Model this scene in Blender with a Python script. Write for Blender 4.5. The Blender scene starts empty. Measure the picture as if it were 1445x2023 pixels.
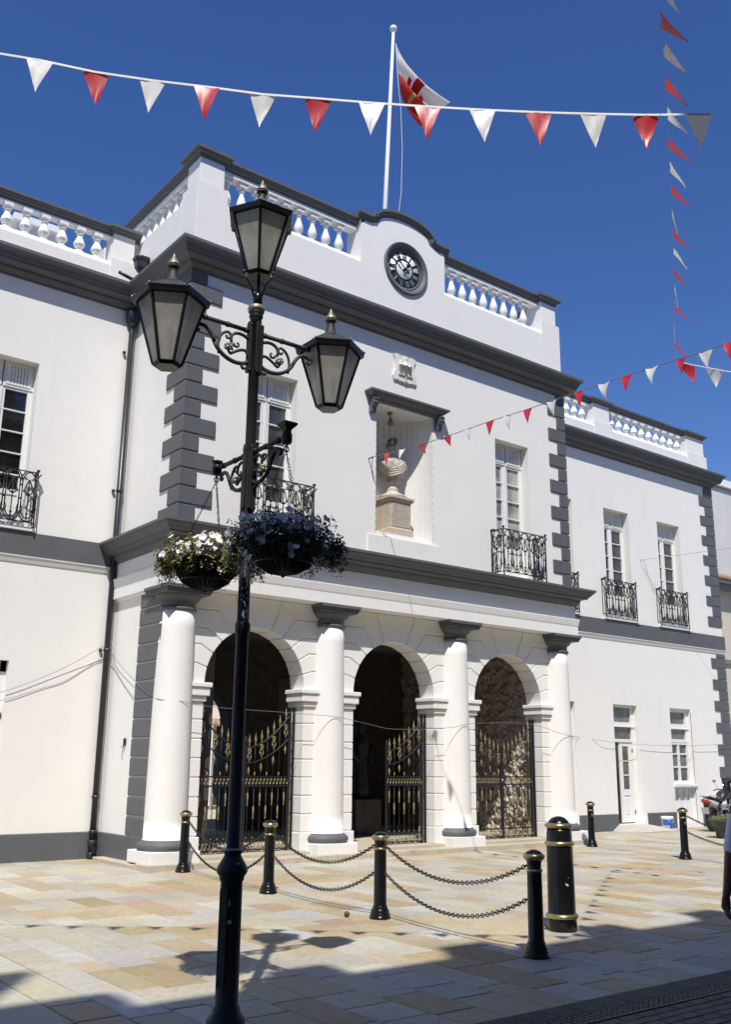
import bpy, math, random
from mathutils import Vector, Matrix
R = math.radians
PI = math.pi
random.seed(7)
scene = bpy.context.scene
COL = scene.collection

# ------------------------------------------------------------------ camera
EYE = Vector((0.0, 0.0, 1.68))
YAW, PITCH, ROLL, FPX = R(37.65), R(14.535), R(0.663), 1900.8
fw = Vector((math.sin(YAW)*math.cos(PITCH), math.cos(YAW)*math.cos(PITCH), math.sin(PITCH)))
rt = Vector((math.cos(YAW), -math.sin(YAW), 0))
up = rt.cross(fw)
rt2 = rt*math.cos(ROLL) + up*math.sin(ROLL)
up2 = -rt*math.sin(ROLL) + up*math.cos(ROLL)
cam = bpy.data.cameras.new('camera')
cam.sensor_fit = 'HORIZONTAL'; cam.sensor_width = 36.0
cam.lens = 36.0*FPX/1445.0
cam.clip_start = 0.1; cam.clip_end = 2000
co = bpy.data.objects.new('camera', cam); COL.objects.link(co)
M = Matrix((rt2, up2, -fw)).transposed().to_4x4(); M.translation = EYE
co.matrix_world = M
scene.camera = co

# ------------------------------------------------------------------ light
SUN = Vector((-0.76, -1.0, 1.87)).normalized()          # towards the sun
world = bpy.data.worlds.new('World'); scene.world = world
world.use_nodes = True
wn = world.node_tree; wn.nodes.clear()
sky = wn.nodes.new('ShaderNodeTexSky'); sky.sky_type = 'NISHITA'; sky.sun_disc = False
sky.sun_elevation = math.asin(SUN.z); sky.sun_rotation = math.atan2(SUN.x, SUN.y)
sky.altitude = 100; sky.air_density = 1.0; sky.dust_density = 0.05; sky.ozone_density = 5.0
bg = wn.nodes.new('ShaderNodeBackground'); bg.inputs[1].default_value = 0.118
wo = wn.nodes.new('ShaderNodeOutputWorld')
hs = wn.nodes.new('ShaderNodeHueSaturation'); hs.inputs['Saturation'].default_value = 1.19; hs.inputs['Hue'].default_value = .514
wn.links.new(sky.outputs[0], hs.inputs['Color']); wn.links.new(hs.outputs[0], bg.inputs[0]); wn.links.new(bg.outputs[0], wo.inputs[0])
sd = bpy.data.lights.new('sun', 'SUN'); sd.energy = 4.7; sd.angle = R(0.53); sd.color = (1.0, 0.955, 0.885)
so = bpy.data.objects.new('sun', sd); COL.objects.link(so)
so.rotation_euler = SUN.to_track_quat('Z', 'Y').to_euler()
so.location = (-8, -10, 25)
scene.view_settings.view_transform = 'Standard'
scene.view_settings.look = 'None'
scene.view_settings.exposure = 0.08
scene.view_settings.gamma = 1.0
scene.cycles.max_bounces = 8
scene.cycles.diffuse_bounces = 4
scene.cycles.sample_clamp_indirect = 6

# ------------------------------------------------------------------ materials
def new_mat(name):
    m = bpy.data.materials.new(name); m.use_nodes = True
    nt = m.node_tree; b = nt.nodes['Principled BSDF']
    return m, nt, b
def N(nt, t, **kw):
    n = nt.nodes.new(t)
    for k, v in kw.items(): setattr(n, k, v)
    return n
def ramp(nt, stops, interp='LINEAR'):
    r = N(nt, 'ShaderNodeValToRGB'); cr = r.color_ramp; cr.interpolation = interp
    while len(cr.elements) < len(stops): cr.elements.new(0.5)
    for e, (p, c) in zip(cr.elements, stops):
        e.position = p; e.color = (*c, 1) if len(c) == 3 else c
    return r
def paint(name, c, rough=0.6, var=0.05, bump=0.05, scale=3.0, fine=60.0, stain=None, metal=0.0, coat=0.0, streak=0.0):
    m, nt, b = new_mat(name); L = nt.links
    tc = N(nt, 'ShaderNodeTexCoord')
    n1 = N(nt, 'ShaderNodeTexNoise'); n1.inputs['Scale'].default_value = scale; n1.inputs['Detail'].default_value = 6; n1.inputs['Roughness'].default_value = .6
    L.new(tc.outputs['Object'], n1.inputs['Vector'])
    c0 = tuple(x*(1-var) for x in c); c1 = tuple(min(1, x*(1+var)) for x in c)
    r = ramp(nt, [(0.3, c0), (0.7, c1)]); L.new(n1.outputs['Fac'], r.inputs['Fac'])
    out = r.outputs['Color']
    if streak:
        mp = N(nt, 'ShaderNodeMapping'); mp.inputs['Scale'].default_value = (2.2, 2.2, .3)
        L.new(tc.outputs['Object'], mp.inputs['Vector'])
        n3 = N(nt, 'ShaderNodeTexNoise'); n3.inputs['Scale'].default_value = 1.6; n3.inputs['Detail'].default_value = 5
        L.new(mp.outputs[0], n3.inputs['Vector'])
        r3 = ramp(nt, [(0.52, (0, 0, 0)), (0.78, (1, 1, 1))]); L.new(n3.outputs['Fac'], r3.inputs['Fac'])
        mx = N(nt, 'ShaderNodeMix', data_type='RGBA'); mx.inputs[7].default_value = (c[0]*.72, c[1]*.70, c[2]*.66, 1)
        mu = N(nt, 'ShaderNodeMath', operation='MULTIPLY'); mu.inputs[1].default_value = streak
        L.new(r3.outputs['Color'], mu.inputs[0]); L.new(mu.outputs[0], mx.inputs[0]); L.new(out, mx.inputs[6]); out = mx.outputs[2]
    if stain:
        n4 = N(nt, 'ShaderNodeTexNoise'); n4.inputs['Scale'].default_value = stain[1]; n4.inputs['Detail'].default_value = 8
        L.new(tc.outputs['Object'], n4.inputs['Vector'])
        r4 = ramp(nt, [(stain[2], (0, 0, 0)), (stain[2]+.12, (1, 1, 1))]); L.new(n4.outputs['Fac'], r4.inputs['Fac'])
        mx = N(nt, 'ShaderNodeMix', data_type='RGBA'); mx.inputs[7].default_value = (*stain[0], 1)
        L.new(r4.outputs['Color'], mx.inputs[0]); L.new(out, mx.inputs[6]); out = mx.outputs[2]
    L.new(out, b.inputs['Base Color'])
    b.inputs['Roughness'].default_value = rough; b.inputs['Metallic'].default_value = metal
    b.inputs['Coat Weight'].default_value = coat; b.inputs['Coat Roughness'].default_value = .12
    if bump:
        n2 = N(nt, 'ShaderNodeTexNoise'); n2.inputs['Scale'].default_value = fine; n2.inputs['Detail'].default_value = 4
        L.new(tc.outputs['Object'], n2.inputs['Vector'])
        ad = N(nt, 'ShaderNodeMath', operation='ADD')
        m2 = N(nt, 'ShaderNodeMath', operation='MULTIPLY'); m2.inputs[1].default_value = 3
        L.new(n1.outputs['Fac'], m2.inputs[0]); L.new(m2.outputs[0], ad.inputs[0]); L.new(n2.outputs['Fac'], ad.inputs[1])
        bp = N(nt, 'ShaderNodeBump'); bp.inputs['Strength'].default_value = bump; bp.inputs['Distance'].default_value = .02
        L.new(ad.outputs[0], bp.inputs['Height']); L.new(bp.outputs[0], b.inputs['Normal'])
    return m
WHITE = paint('white stucco paint', (.825, .812, .78), .75, .02, .15, 1.1, 45, streak=.08)
TRIM = paint('white trim paint', (.82, .815, .79), .6, .015, .12, 4, 60)
GREY = paint('grey masonry paint', (.108, .113, .122), .6, .07, .22, 2.5, 50)
JOIN = paint('white joinery paint', (.78, .78, .76), .4, .02, .04, 5, 60)
BLACK = paint('black gloss paint', (.007, .007, .007), .24, .2, .05, 8, 90)
BLACK.node_tree.nodes['Principled BSDF'].inputs['Specular IOR Level'].default_value = .38
DUSTY = paint('dusty weathered paint', (.040, .041, .043), .6, .35, .15, 8, 60, stain=((.09, .085, .07), 12, .64))
POSTB = paint('weathered black paint', (.020, .021, .022), .48, .35, .12, 6, 80)
POSTB.node_tree.nodes['Principled BSDF'].inputs['Specular IOR Level'].default_value = .32
IRON = paint('black wrought iron', (.014, .014, .018), .45, .2, .05, 9, 80)
PIPE = paint('dark downpipe paint', (.02, .023, .03), .35, .15, .05, 6, 60)
GILT = paint('gilt paint', (.34, .285, .15), .42, .25, .1, 20, 90, metal=.5)
GILTW = paint('worn gilt', (.34, .32, .22), .42, .25, .15, 18, 90, metal=.5)
BRASS = paint('polished brass band', (.40, .33, .17), .33, .15, .06, 15, 90, metal=.8)
STONE = paint('pale limestone', (.50, .44, .34), .85, .10, .35, 6, 70, stain=((.36, .30, .22), 3.0, .60))
CREST = paint('painted stone crest', (.74, .72, .67), .8, .06, .2, 9, 60)
MARBLE = paint('weathered marble', (.56, .50, .42), .7, .12, .3, 9, 60, stain=((.22, .19, .16), 5.0, .56))
PEDEST = paint('pedestal stone', (.55, .47, .35), .8, .08, .2, 7, 70, streak=.35)
CHAINM = paint('chain steel', (.03, .024, .028), .45, .3, .05, 20, 90, metal=.3)
CREAM = paint('cream render', (.60, .56, .46), .85, .05, .2, 1.2, 30, streak=.25)
PALE = paint('pale render', (.62, .62, .59), .85, .04, .2, 1.2, 30, streak=.2)
TILE = paint('old clay tiles', (.30, .20, .14), .85, .3, .4, 7, 40)
OPP = paint('opposite ochre render', (.26, .22, .17), .85, .05, .2, 1.2, 30)
RED = paint('red pennant vinyl', (.62, .03, .045), .35, .05, .12, 7, 30)
WPEN = paint('white pennant vinyl', (.80, .80, .80), .38, .02, .12, 7, 30)
TAPE = paint('white tape', (.75, .75, .74), .5, .03, .02)
WIRE = paint('grey cable sheath', (.16, .16, .17), .6, .05, 0)
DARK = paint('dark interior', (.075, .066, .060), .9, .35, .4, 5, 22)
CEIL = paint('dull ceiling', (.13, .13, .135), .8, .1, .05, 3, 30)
POLE = paint('white pole paint', (.80, .80, .78), .35, .02, .02)
LEAD = paint('lead grey cap', (.20, .21, .22), .6, .1, .1)
SKIN = paint('brown skin', (.17, .08, .06), .5, .1, .05, 12, 90)
SHIRT = paint('light blue grey cotton', (.74, .75, .80), .85, .06, .25, 8, 120)
TROUS = paint('navy cotton', (.03, .035, .06), .85, .1, .2, 8, 120)
HAIR = paint('black hair', (.012, .01, .01), .6, .2, .3, 30, 120)
SHOE = paint('dark leather', (.02, .018, .016), .4, .2, .1)
RUBBER = paint('tyre rubber', (.018, .018, .019), .75, .2, .15, 12, 60)
CHROME = paint('chrome', (.6, .6, .62), .12, .05, 0, metal=1.0)
MBLACK = paint('black plastic', (.02, .02, .022), .4, .2, .05)
MWHITE = paint('white bodywork', (.55, .56, .57), .25, .02, .0, coat=.6)
MRED = paint('red lamp plastic', (.50, .025, .01), .2, .1, 0, coat=.5)
PLATE = paint('grey plate', (.45, .45, .44), .5, .12, .05, 25, 60)
BUCKB = paint('blue bucket label', (.02, .12, .50), .35, .25, 0, 9)
BUCKW = paint('white bucket plastic', (.80, .81, .82), .35, .02, 0)
PLANTER = paint('dark grey planter', (.05, .053, .058), .55, .12, .15, 5, 50)
SOIL = paint('liner fibre', (.028, .022, .020), .95, .4, .6, 14, 50)
PURPLE = paint('purple sign', (.14, .012, .16), .4, .05, 0)
BLUESIGN = paint('blue sign', (.02, .06, .28), .4, .05, 0)
CANVAS = paint('beige canvas', (.55, .42, .34), .85, .05, .1)
STICK = paint('torn paper sticker', (.5, .5, .47), .8, .3, .1, 40)
CURT = paint('curtain cloth', (.45, .46, .44), .9, .1, .2)
GRAN = paint('dark granite kerb', (.034, .036, .040), .7, .25, .2, 30, 90)
STEEL = paint('drain steel', (.13, .12, .10), .6, .2, .1, 30, 80, metal=.6)
FLW = paint('white petunia petals', (.78, .78, .76), .7, .05, .15, 30, 60)
SCREEN = paint('dark net', (.06, .06, .06), .9, .1, 0)

def foliage_mat(name, stops):
    m, nt, b = new_mat(name); L = nt.links
    g = N(nt, 'ShaderNodeNewGeometry')
    r = ramp(nt, stops); L.new(g.outputs['Random Per Island'], r.inputs['Fac'])
    L.new(r.outputs['Color'], b.inputs['Base Color']); b.inputs['Roughness'].default_value = .65
    b.inputs['Subsurface Weight'].default_value = 0.0
    return m
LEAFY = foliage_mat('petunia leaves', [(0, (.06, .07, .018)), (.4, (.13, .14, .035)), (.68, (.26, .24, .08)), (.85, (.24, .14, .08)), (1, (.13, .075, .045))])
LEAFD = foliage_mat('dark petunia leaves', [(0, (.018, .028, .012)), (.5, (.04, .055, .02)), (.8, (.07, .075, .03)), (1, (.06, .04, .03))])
LEAFG = foliage_mat('planter leaves', [(0, (.06, .09, .02)), (.5, (.12, .16, .035)), (1, (.20, .22, .07))])

def glass_mat(name, c, rough=.05, bumpy=.0):
    m, nt, b = new_mat(name); L = nt.links
    tc = N(nt, 'ShaderNodeTexCoord')
    n = N(nt, 'ShaderNodeTexNoise'); n.inputs['Scale'].default_value = 1.6; n.inputs['Detail'].default_value = 3
    L.new(tc.outputs['Object'], n.inputs['Vector'])
    r = ramp(nt, [(.38, tuple(x*.35 for x in c)), (.58, c)]); L.new(n.outputs['Fac'], r.inputs['Fac'])
    L.new(r.outputs['Color'], b.inputs['Base Color'])
    b.inputs['Roughness'].default_value = rough
    b.inputs['Specular IOR Level'].default_value = .8
    if bumpy:
        bp = N(nt, 'ShaderNodeBump'); bp.inputs['Strength'].default_value = bumpy; bp.inputs['Distance'].default_value = .05
        L.new(n.outputs['Fac'], bp.inputs['Height']); L.new(bp.outputs[0], b.inputs['Normal'])
    return m
PANE = glass_mat('old window glass', (.055, .06, .062), .06, .15)
PANEC = glass_mat('cream reflection in glass', (.42, .42, .38), .08, .3)  # mottled cream stands in for a building reflected in the pane
PANED = glass_mat('dark window glass', (.012, .012, .013), .06, .08)
PANEG = glass_mat('net curtain behind glass', (.17, .17, .165), .12, .1)
def frosted():
    m, nt, b = new_mat('dusty lantern glass'); L = nt.links
    tc = N(nt, 'ShaderNodeTexCoord')
    mp = N(nt, 'ShaderNodeMapping'); mp.inputs['Scale'].default_value = (12, 12, 2.5); L.new(tc.outputs['Object'], mp.inputs['Vector'])
    n = N(nt, 'ShaderNodeTexNoise'); n.inputs['Scale'].default_value = 1.5; n.inputs['Detail'].default_value = 6; L.new(mp.outputs[0], n.inputs['Vector'])
    r = ramp(nt, [(.3, (.62, .60, .53)), (.7, (.86, .84, .76))]); L.new(n.outputs['Fac'], r.inputs['Fac'])
    nt.nodes.remove(b)
    d = N(nt, 'ShaderNodeBsdfDiffuse'); t = N(nt, 'ShaderNodeBsdfTranslucent'); g = N(nt, 'ShaderNodeBsdfGlossy'); g.inputs['Roughness'].default_value = .25
    tr = N(nt, 'ShaderNodeBsdfTransparent')
    L.new(r.outputs['Color'], d.inputs['Color']); L.new(r.outputs['Color'], t.inputs['Color'])
    m1 = N(nt, 'ShaderNodeMixShader'); m1.inputs[0].default_value = .62; L.new(d.outputs[0], m1.inputs[1]); L.new(t.outputs[0], m1.inputs[2])
    m2 = N(nt, 'ShaderNodeMixShader'); m2.inputs[0].default_value = .03; L.new(m1.outputs[0], m2.inputs[1]); L.new(g.outputs[0], m2.inputs[2])
    m3 = N(nt, 'ShaderNodeMixShader'); m3.inputs[0].default_value = .12; L.new(m2.outputs[0], m3.inputs[1]); L.new(tr.outputs[0], m3.inputs[2])
    L.new(m3.outputs[0], nt.nodes['Material Output'].inputs[0])
    return m
FROST = frosted()
def thin_cloth(name, c, tr=.45, gloss=.08):
    m, nt, b = new_mat(name); L = nt.links
    nt.nodes.remove(b)
    tc = N(nt, 'ShaderNodeTexCoord')
    n = N(nt, 'ShaderNodeTexNoise'); n.inputs['Scale'].default_value = 5; n.inputs['Detail'].default_value = 1; L.new(tc.outputs['Object'], n.inputs['Vector'])
    bp = N(nt, 'ShaderNodeBump'); bp.inputs['Strength'].default_value = .12; bp.inputs['Distance'].default_value = .01; L.new(n.outputs['Fac'], bp.inputs['Height'])
    d = N(nt, 'ShaderNodeBsdfDiffuse'); t = N(nt, 'ShaderNodeBsdfTranslucent'); g = N(nt, 'ShaderNodeBsdfGlossy'); g.inputs['Roughness'].default_value = .3
    for s in (d, t): s.inputs['Color'].default_value = (*c, 1)
    for s in (d, g): L.new(bp.outputs[0], s.inputs['Normal'])
    m1 = N(nt, 'ShaderNodeMixShader'); m1.inputs[0].default_value = tr; L.new(d.outputs[0], m1.inputs[1]); L.new(t.outputs[0], m1.inputs[2])
    m2 = N(nt, 'ShaderNodeMixShader'); m2.inputs[0].default_value = gloss; L.new(m1.outputs[0], m2.inputs[1]); L.new(g.outputs[0], m2.inputs[2])
    L.new(m2.outputs[0], nt.nodes['Material Output'].inputs[0])
    return m
RED = thin_cloth('red pennant vinyl', (.66, .035, .05), .35, .10)
WPEN = thin_cloth('white pennant vinyl', (.82, .82, .80), .35, .10)
FLAGW = thin_cloth('white flag cloth', (.80, .76, .72), .45, .0)
FLAGR = thin_cloth('red flag cloth', (.62, .06, .04), .45, .0)
FLAGC = thin_cloth('castle red cloth', (.34, .02, .03), .35, .0)
FLAGG = thin_cloth('gold key cloth', (.55, .38, .10), .3, .0)

def rubble():
    m, nt, b = new_mat('rubble limestone'); L = nt.links
    tc = N(nt, 'ShaderNodeTexCoord')
    n0 = N(nt, 'ShaderNodeTexNoise'); n0.inputs['Scale'].default_value = 3; L.new(tc.outputs['Object'], n0.inputs['Vector'])
    mx0 = N(nt, 'ShaderNodeMix', data_type='RGBA'); mx0.inputs[0].default_value = .12
    L.new(tc.outputs['Object'], mx0.inputs[6]); L.new(n0.outputs['Color'], mx0.inputs[7])
    v = N(nt, 'ShaderNodeTexVoronoi'); v.inputs['Scale'].default_value = 15; L.new(mx0.outputs[2], v.inputs['Vector'])
    v2 = N(nt, 'ShaderNodeTexVoronoi'); v2.feature = 'DISTANCE_TO_EDGE'; v2.inputs['Scale'].default_value = 15; L.new(mx0.outputs[2], v2.inputs['Vector'])
    r = ramp(nt, [(0, (.46, .40, .34)), (.5, (.54, .48, .42)), (1, (.64, .59, .53))]); L.new(v.outputs['Color'], r.inputs['Fac'])
    n = N(nt, 'ShaderNodeTexNoise'); n.inputs['Scale'].default_value = 22; n.inputs['Detail'].default_value = 8; L.new(tc.outputs['Object'], n.inputs['Vector'])
    e = ramp(nt, [(0, (.40, .36, .32)), (.12, (1, 1, 1))]); L.new(v2.outputs['Distance'], e.inputs['Fac'])
    mu = N(nt, 'ShaderNodeMix', data_type='RGBA', blend_type='MULTIPLY'); mu.inputs[0].default_value = .8
    L.new(r.outputs['Color'], mu.inputs[6]); L.new(e.outputs['Color'], mu.inputs[7]); L.new(mu.outputs[2], b.inputs['Base Color'])
    b.inputs['Roughness'].default_value = .95
    a = N(nt, 'ShaderNodeMath', operation='ADD'); L.new(v2.outputs['Distance'], a.inputs[0]); L.new(n.outputs['Fac'], a.inputs[1])
    bp = N(nt, 'ShaderNodeBump'); bp.inputs['Strength'].default_value = .8; bp.inputs['Distance'].default_value = .04
    L.new(a.outputs[0], bp.inputs['Height']); L.new(bp.outputs[0], b.inputs['Normal'])
    return m
RUBBLE = rubble()

def paving():
    m, nt, b = new_mat('sandstone paving'); L = nt.links
    at = N(nt, 'ShaderNodeVertexColor'); at.layer_name = 'slab'
    tc = N(nt, 'ShaderNodeTexCoord')
    sp = N(nt, 'ShaderNodeSeparateColor'); L.new(at.outputs['Color'], sp.inputs[0])
    # blotches of a second tone inside each slab
    cb = N(nt, 'ShaderNodeCombineXYZ'); L.new(at.outputs['Alpha'], cb.inputs[2])
    va = N(nt, 'ShaderNodeVectorMath', operation='MULTIPLY_ADD'); va.inputs[1].default_value = (1, 1, 1)
    sc = N(nt, 'ShaderNodeVectorMath', operation='SCALE'); sc.inputs['Scale'].default_value = 40; L.new(cb.outputs[0], sc.inputs[0])
    L.new(tc.outputs['Object'], va.inputs[0]); L.new(sc.outputs[0], va.inputs[2])
    n = N(nt, 'ShaderNodeTexNoise'); n.inputs['Scale'].default_value = 2.2; n.inputs['Detail'].default_value = 6; n.inputs['Distortion'].default_value = 1.2
    L.new(va.outputs[0], n.inputs['Vector'])
    r = ramp(nt, [(.40, (.92, .93, .93)), (.52, (1, 1, 1)), (.66, (1.0, .90, .76))]); L.new(n.outputs['Fac'], r.inputs['Fac'])
    mu = N(nt, 'ShaderNodeMix', data_type='RGBA', blend_type='MULTIPLY'); mu.inputs[0].default_value = .75
    L.new(at.outputs['Color'], mu.inputs[6]); L.new(r.outputs['Color'], mu.inputs[7])
    n2 = N(nt, 'ShaderNodeTexNoise'); n2.inputs['Scale'].default_value = 14; n2.inputs['Detail'].default_value = 9; L.new(tc.outputs['Object'], n2.inputs['Vector'])
    r2 = ramp(nt, [(.3, (.84, .83, .81)), (.6, (1, 1, 1))]); L.new(n2.outputs['Fac'], r2.inputs['Fac'])
    mu2 = N(nt, 'ShaderNodeMix', data_type='RGBA', blend_type='MULTIPLY'); mu2.inputs[0].default_value = 1
    L.new(mu.outputs[2], mu2.inputs[6]); L.new(r2.outputs['Color'], mu2.inputs[7])
    n3 = N(nt, 'ShaderNodeTexNoise'); n3.inputs['Scale'].default_value = .7; n3.inputs['Detail'].default_value = 5; L.new(tc.outputs['Object'], n3.inputs['Vector'])
    r3 = ramp(nt, [(.35, (.85, .84, .82)), (.6, (1, 1, 1))]); L.new(n3.outputs['Fac'], r3.inputs['Fac'])
    mu3 = N(nt, 'ShaderNodeMix', data_type='RGBA', blend_type='MULTIPLY'); mu3.inputs[0].default_value = 1
    L.new(mu2.outputs[2], mu3.inputs[6]); L.new(r3.outputs['Color'], mu3.inputs[7])
    # small dark specks of dirt and gum
    vo = N(nt, 'ShaderNodeTexVoronoi'); vo.inputs['Scale'].default_value = 2.6; L.new(tc.outputs['Object'], vo.inputs['Vector'])
    r4 = ramp(nt, [(.018, (.3, .28, .26)), (.035, (1, 1, 1))]); L.new(vo.outputs['Distance'], r4.inputs['Fac'])
    mu4 = N(nt, 'ShaderNodeMix', data_type='RGBA', blend_type='MULTIPLY'); mu4.inputs[0].default_value = 1
    L.new(mu3.outputs[2], mu4.inputs[6]); L.new(r4.outputs['Color'], mu4.inputs[7])
    L.new(mu4.outputs[2], b.inputs['Base Color']); b.inputs['Roughness'].default_value = .72
    bp = N(nt, 'ShaderNodeBump'); bp.inputs['Strength'].default_value = .25; bp.inputs['Distance'].default_value = .01
    L.new(n2.outputs['Fac'], bp.inputs['Height']); L.new(bp.outputs[0], b.inputs['Normal'])
    return m
PAVING = paving()

# ------------------------------------------------------------------ mesh helper
class MB:
    def __init__(s): s.v = []; s.f = []; s.sm = []; s.mi = []; s.m = 0
    def add(s, vs, fs, smooth=False):
        b = len(s.v); s.v += [tuple(p) for p in vs]
        for f in fs: s.f.append(tuple(b+i for i in f)); s.sm.append(smooth); s.mi.append(s.m)
        return s
    def box(s, x0, x1, y0, y1, z0, z1):
        vs = [(x, y, z) for z in (z0, z1) for y in (y0, y1) for x in (x0, x1)]
        return s.add(vs, [(0, 2, 3, 1), (4, 5, 7, 6), (0, 1, 5, 4), (2, 6, 7, 3), (0, 4, 6, 2), (1, 3, 7, 5)])
    def quad(s, a, b, c, d, smooth=False): return s.add([a, b, c, d], [(0, 1, 2, 3)], smooth)
    def prism(s, poly, fn, t0, t1):
        """poly 2D extruded between t0 and t1; fn(u,v,t) -> point"""
        n = len(poly)
        vs = [fn(u, v, t0) for u, v in poly] + [fn(u, v, t1) for u, v in poly]
        fs = [tuple(range(n)), tuple(range(2*n-1, n-1, -1))] + [(i, i+n, (i+1) % n+n, (i+1) % n) for i in range(n)]
        return s.add(vs, fs)
    def lathe(s, prof, c=(0, 0), n=24, smooth=True, axis='z', base=0, flat=False, rot=0, cap=True):
        vs = []; fs = []
        for r, z in prof:
            for k in range(n):
                a = 2*PI*(k+.5*flat)/n+rot
                if axis == 'z': vs.append((c[0]+r*math.cos(a), c[1]+r*math.sin(a), base+z))
                else: vs.append((c[0]+r*math.cos(a), base+z, c[1]+r*math.sin(a)))
        m = len(prof)
        for i in range(m-1):
            for k in range(n): fs.append((i*n+k, i*n+(k+1) % n, (i+1)*n+(k+1) % n, (i+1)*n+k))
        if cap and prof[0][0] > 1e-3: fs.append(tuple(range(n-1, -1, -1)))
        if cap and prof[-1][0] > 1e-3: fs.append(tuple((m-1)*n+k for k in range(n)))
        return s.add(vs, fs, smooth)
    def tube(s, pts, r, n=6, smooth=True, closed=False, caps=True):
        P = [Vector(p) for p in pts]; m = len(P)
        if m < 2: return s
        rr = r if isinstance(r, (list, tuple)) else [r]*m
        vs = []; fs = []; prev = None
        for i in range(m):
            if closed: t = P[(i+1) % m]-P[i-1]
            else: t = P[min(i+1, m-1)]-P[max(i-1, 0)]
            if t.length < 1e-9: t = Vector((0, 0, 1))
            t.normalize()
            if prev is None:
                a = Vector((0, 0, 1)) if abs(t.z) < .9 else Vector((0, 1, 0))
                u = t.cross(a).normalized()
            else:
                u = prev-t*prev.dot(t)
                u = u.normalized() if u.length > 1e-6 else t.orthogonal().normalized()
            prev = u; w = t.cross(u)
            for k in range(n):
                an = 2*PI*k/n
                vs.append(P[i]+(u*math.cos(an)+w*math.sin(an))*rr[i])
        q = m if closed else m-1
        for i in range(q):
            j = (i+1) % m
            for k in range(n): fs.append((i*n+k, i*n+(k+1) % n, j*n+(k+1) % n, j*n+k))
        if not closed and caps: fs.append(tuple(range(n-1, -1, -1))); fs.append(tuple((m-1)*n+k for k in range(n)))
        return s.add(vs, fs, smooth)
    def ball(s, c, r, n=10, m=6, sz=1.0):
        prof = [(r*math.sin(PI*i/m), -r*sz*math.cos(PI*i/m)) for i in range(m+1)]
        prof[0] = (0.0001, prof[0][1]); prof[-1] = (0.0001, prof[-1][1])
        return s.lathe(prof, (c[0], c[1]), n, base=c[2])
    def build(s, name, mat, parent=None, origin=None, bevel=0, segs=2, mats=None, recalc=True):
        me = bpy.data.meshes.new(name)
        if origin is None:
            xs = [p[0] for p in s.v]; ys = [p[1] for p in s.v]; zs = [p[2] for p in s.v]
            origin = Vector(((min(xs)+max(xs))/2, (min(ys)+max(ys))/2, min(zs)))
        off = Vector(origin)
        me.from_pydata([tuple(Vector(p)-off) for p in s.v], [], s.f)
        me.polygons.foreach_set('use_smooth', s.sm)
        for mm in (mats or [mat]): me.materials.append(mm)
        if mats: me.polygons.foreach_set('material_index', s.mi)
        if recalc:
            import bmesh
            bm = bmesh.new(); bm.from_mesh(me); bmesh.ops.recalc_face_normals(bm, faces=bm.faces); bm.to_mesh(me); bm.free()
        me.update()
        o = bpy.data.objects.new(name, me); COL.objects.link(o)
        if parent is not None: o.parent = parent; o.location = off-wloc(parent)
        else: o.location = off
        if bevel:
            bv = o.modifiers.new('bevel', 'BEVEL'); bv.width = bevel; bv.segments = segs; bv.limit_method = 'ANGLE'; bv.angle_limit = R(40)
        return o
def wloc(o):
    l = Vector(o.location)
    while o.parent: o = o.parent; l = l+Vector(o.location)
    return l
def empty(name, loc=(0, 0, 0), parent=None):
    o = bpy.data.objects.new(name, None); COL.objects.link(o); o.empty_display_size = .2
    if parent: o.parent = parent; o.location = Vector(loc)-wloc(parent)
    else: o.location = loc
    return o
def tag(o, label=None, cat=None, group=None, kind=None):
    if label: o['label'] = label
    if cat: o['category'] = cat
    if group: o['group'] = group
    if kind: o['kind'] = kind
    return o
def copy_tree(o, parent=None):
    c = o.copy(); COL.objects.link(c)
    if parent is not None: c.parent = parent
    for ch in list(o.children): copy_tree(ch, c)
    return c
def sweep(path, prof, mb=None, closed_profile=True, ends=True):
    """path: plan polyline (x,y); outward = right-hand side of travel. prof: list of (d,z)"""
    mb = mb or MB(); n = len(path); k = len(prof)
    P = [Vector(p) for p in path]; rows = []
    for i in range(n):
        if i > 0: d0 = (P[i]-P[i-1]).normalized()
        if i < n-1: d1 = (P[i+1]-P[i]).normalized()
        if i == 0: d0 = d1
        if i == n-1: d1 = d0
        n0 = Vector((d0.y, -d0.x)); n1 = Vector((d1.y, -d1.x))
        b = (n0+n1); b = b/max(1e-6, (1+n0.dot(n1)))
        rows.append([(P[i].x+b.x*d, P[i].y+b.y*d, z) for d, z in prof])
    vs = [p for r in rows for p in r]; fs = []
    for i in range(n-1):
        for j in range(k if closed_profile else k-1):
            j2 = (j+1) % k
            fs.append((i*k+j, i*k+j2, (i+1)*k+j2, (i+1)*k+j))
    if ends and closed_profile:
        fs.append(tuple(range(k-1, -1, -1))); fs.append(tuple((n-1)*k+j for j in range(k)))
    return mb.add(vs, fs)
def spiral(cx, cz, r0, r1, a0, a1, n=14):
    return [(cx+(r0+(r1-r0)*i/n)*math.cos(R(a0+(a1-a0)*i/n)), cz+(r0+(r1-r0)*i/n)*math.sin(R(a0+(a1-a0)*i/n))) for i in range(n+1)]
def bez(p0, p1, p2, p3, n=10):
    o = []
    for i in range(n+1):
        t = i/n; a = (1-t)**3; b = 3*t*(1-t)**2; c = 3*t*t*(1-t); d = t**3
        o.append(tuple(a*p0[k]+b*p1[k]+c*p2[k]+d*p3[k] for k in range(len(p0))))
    return o

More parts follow.
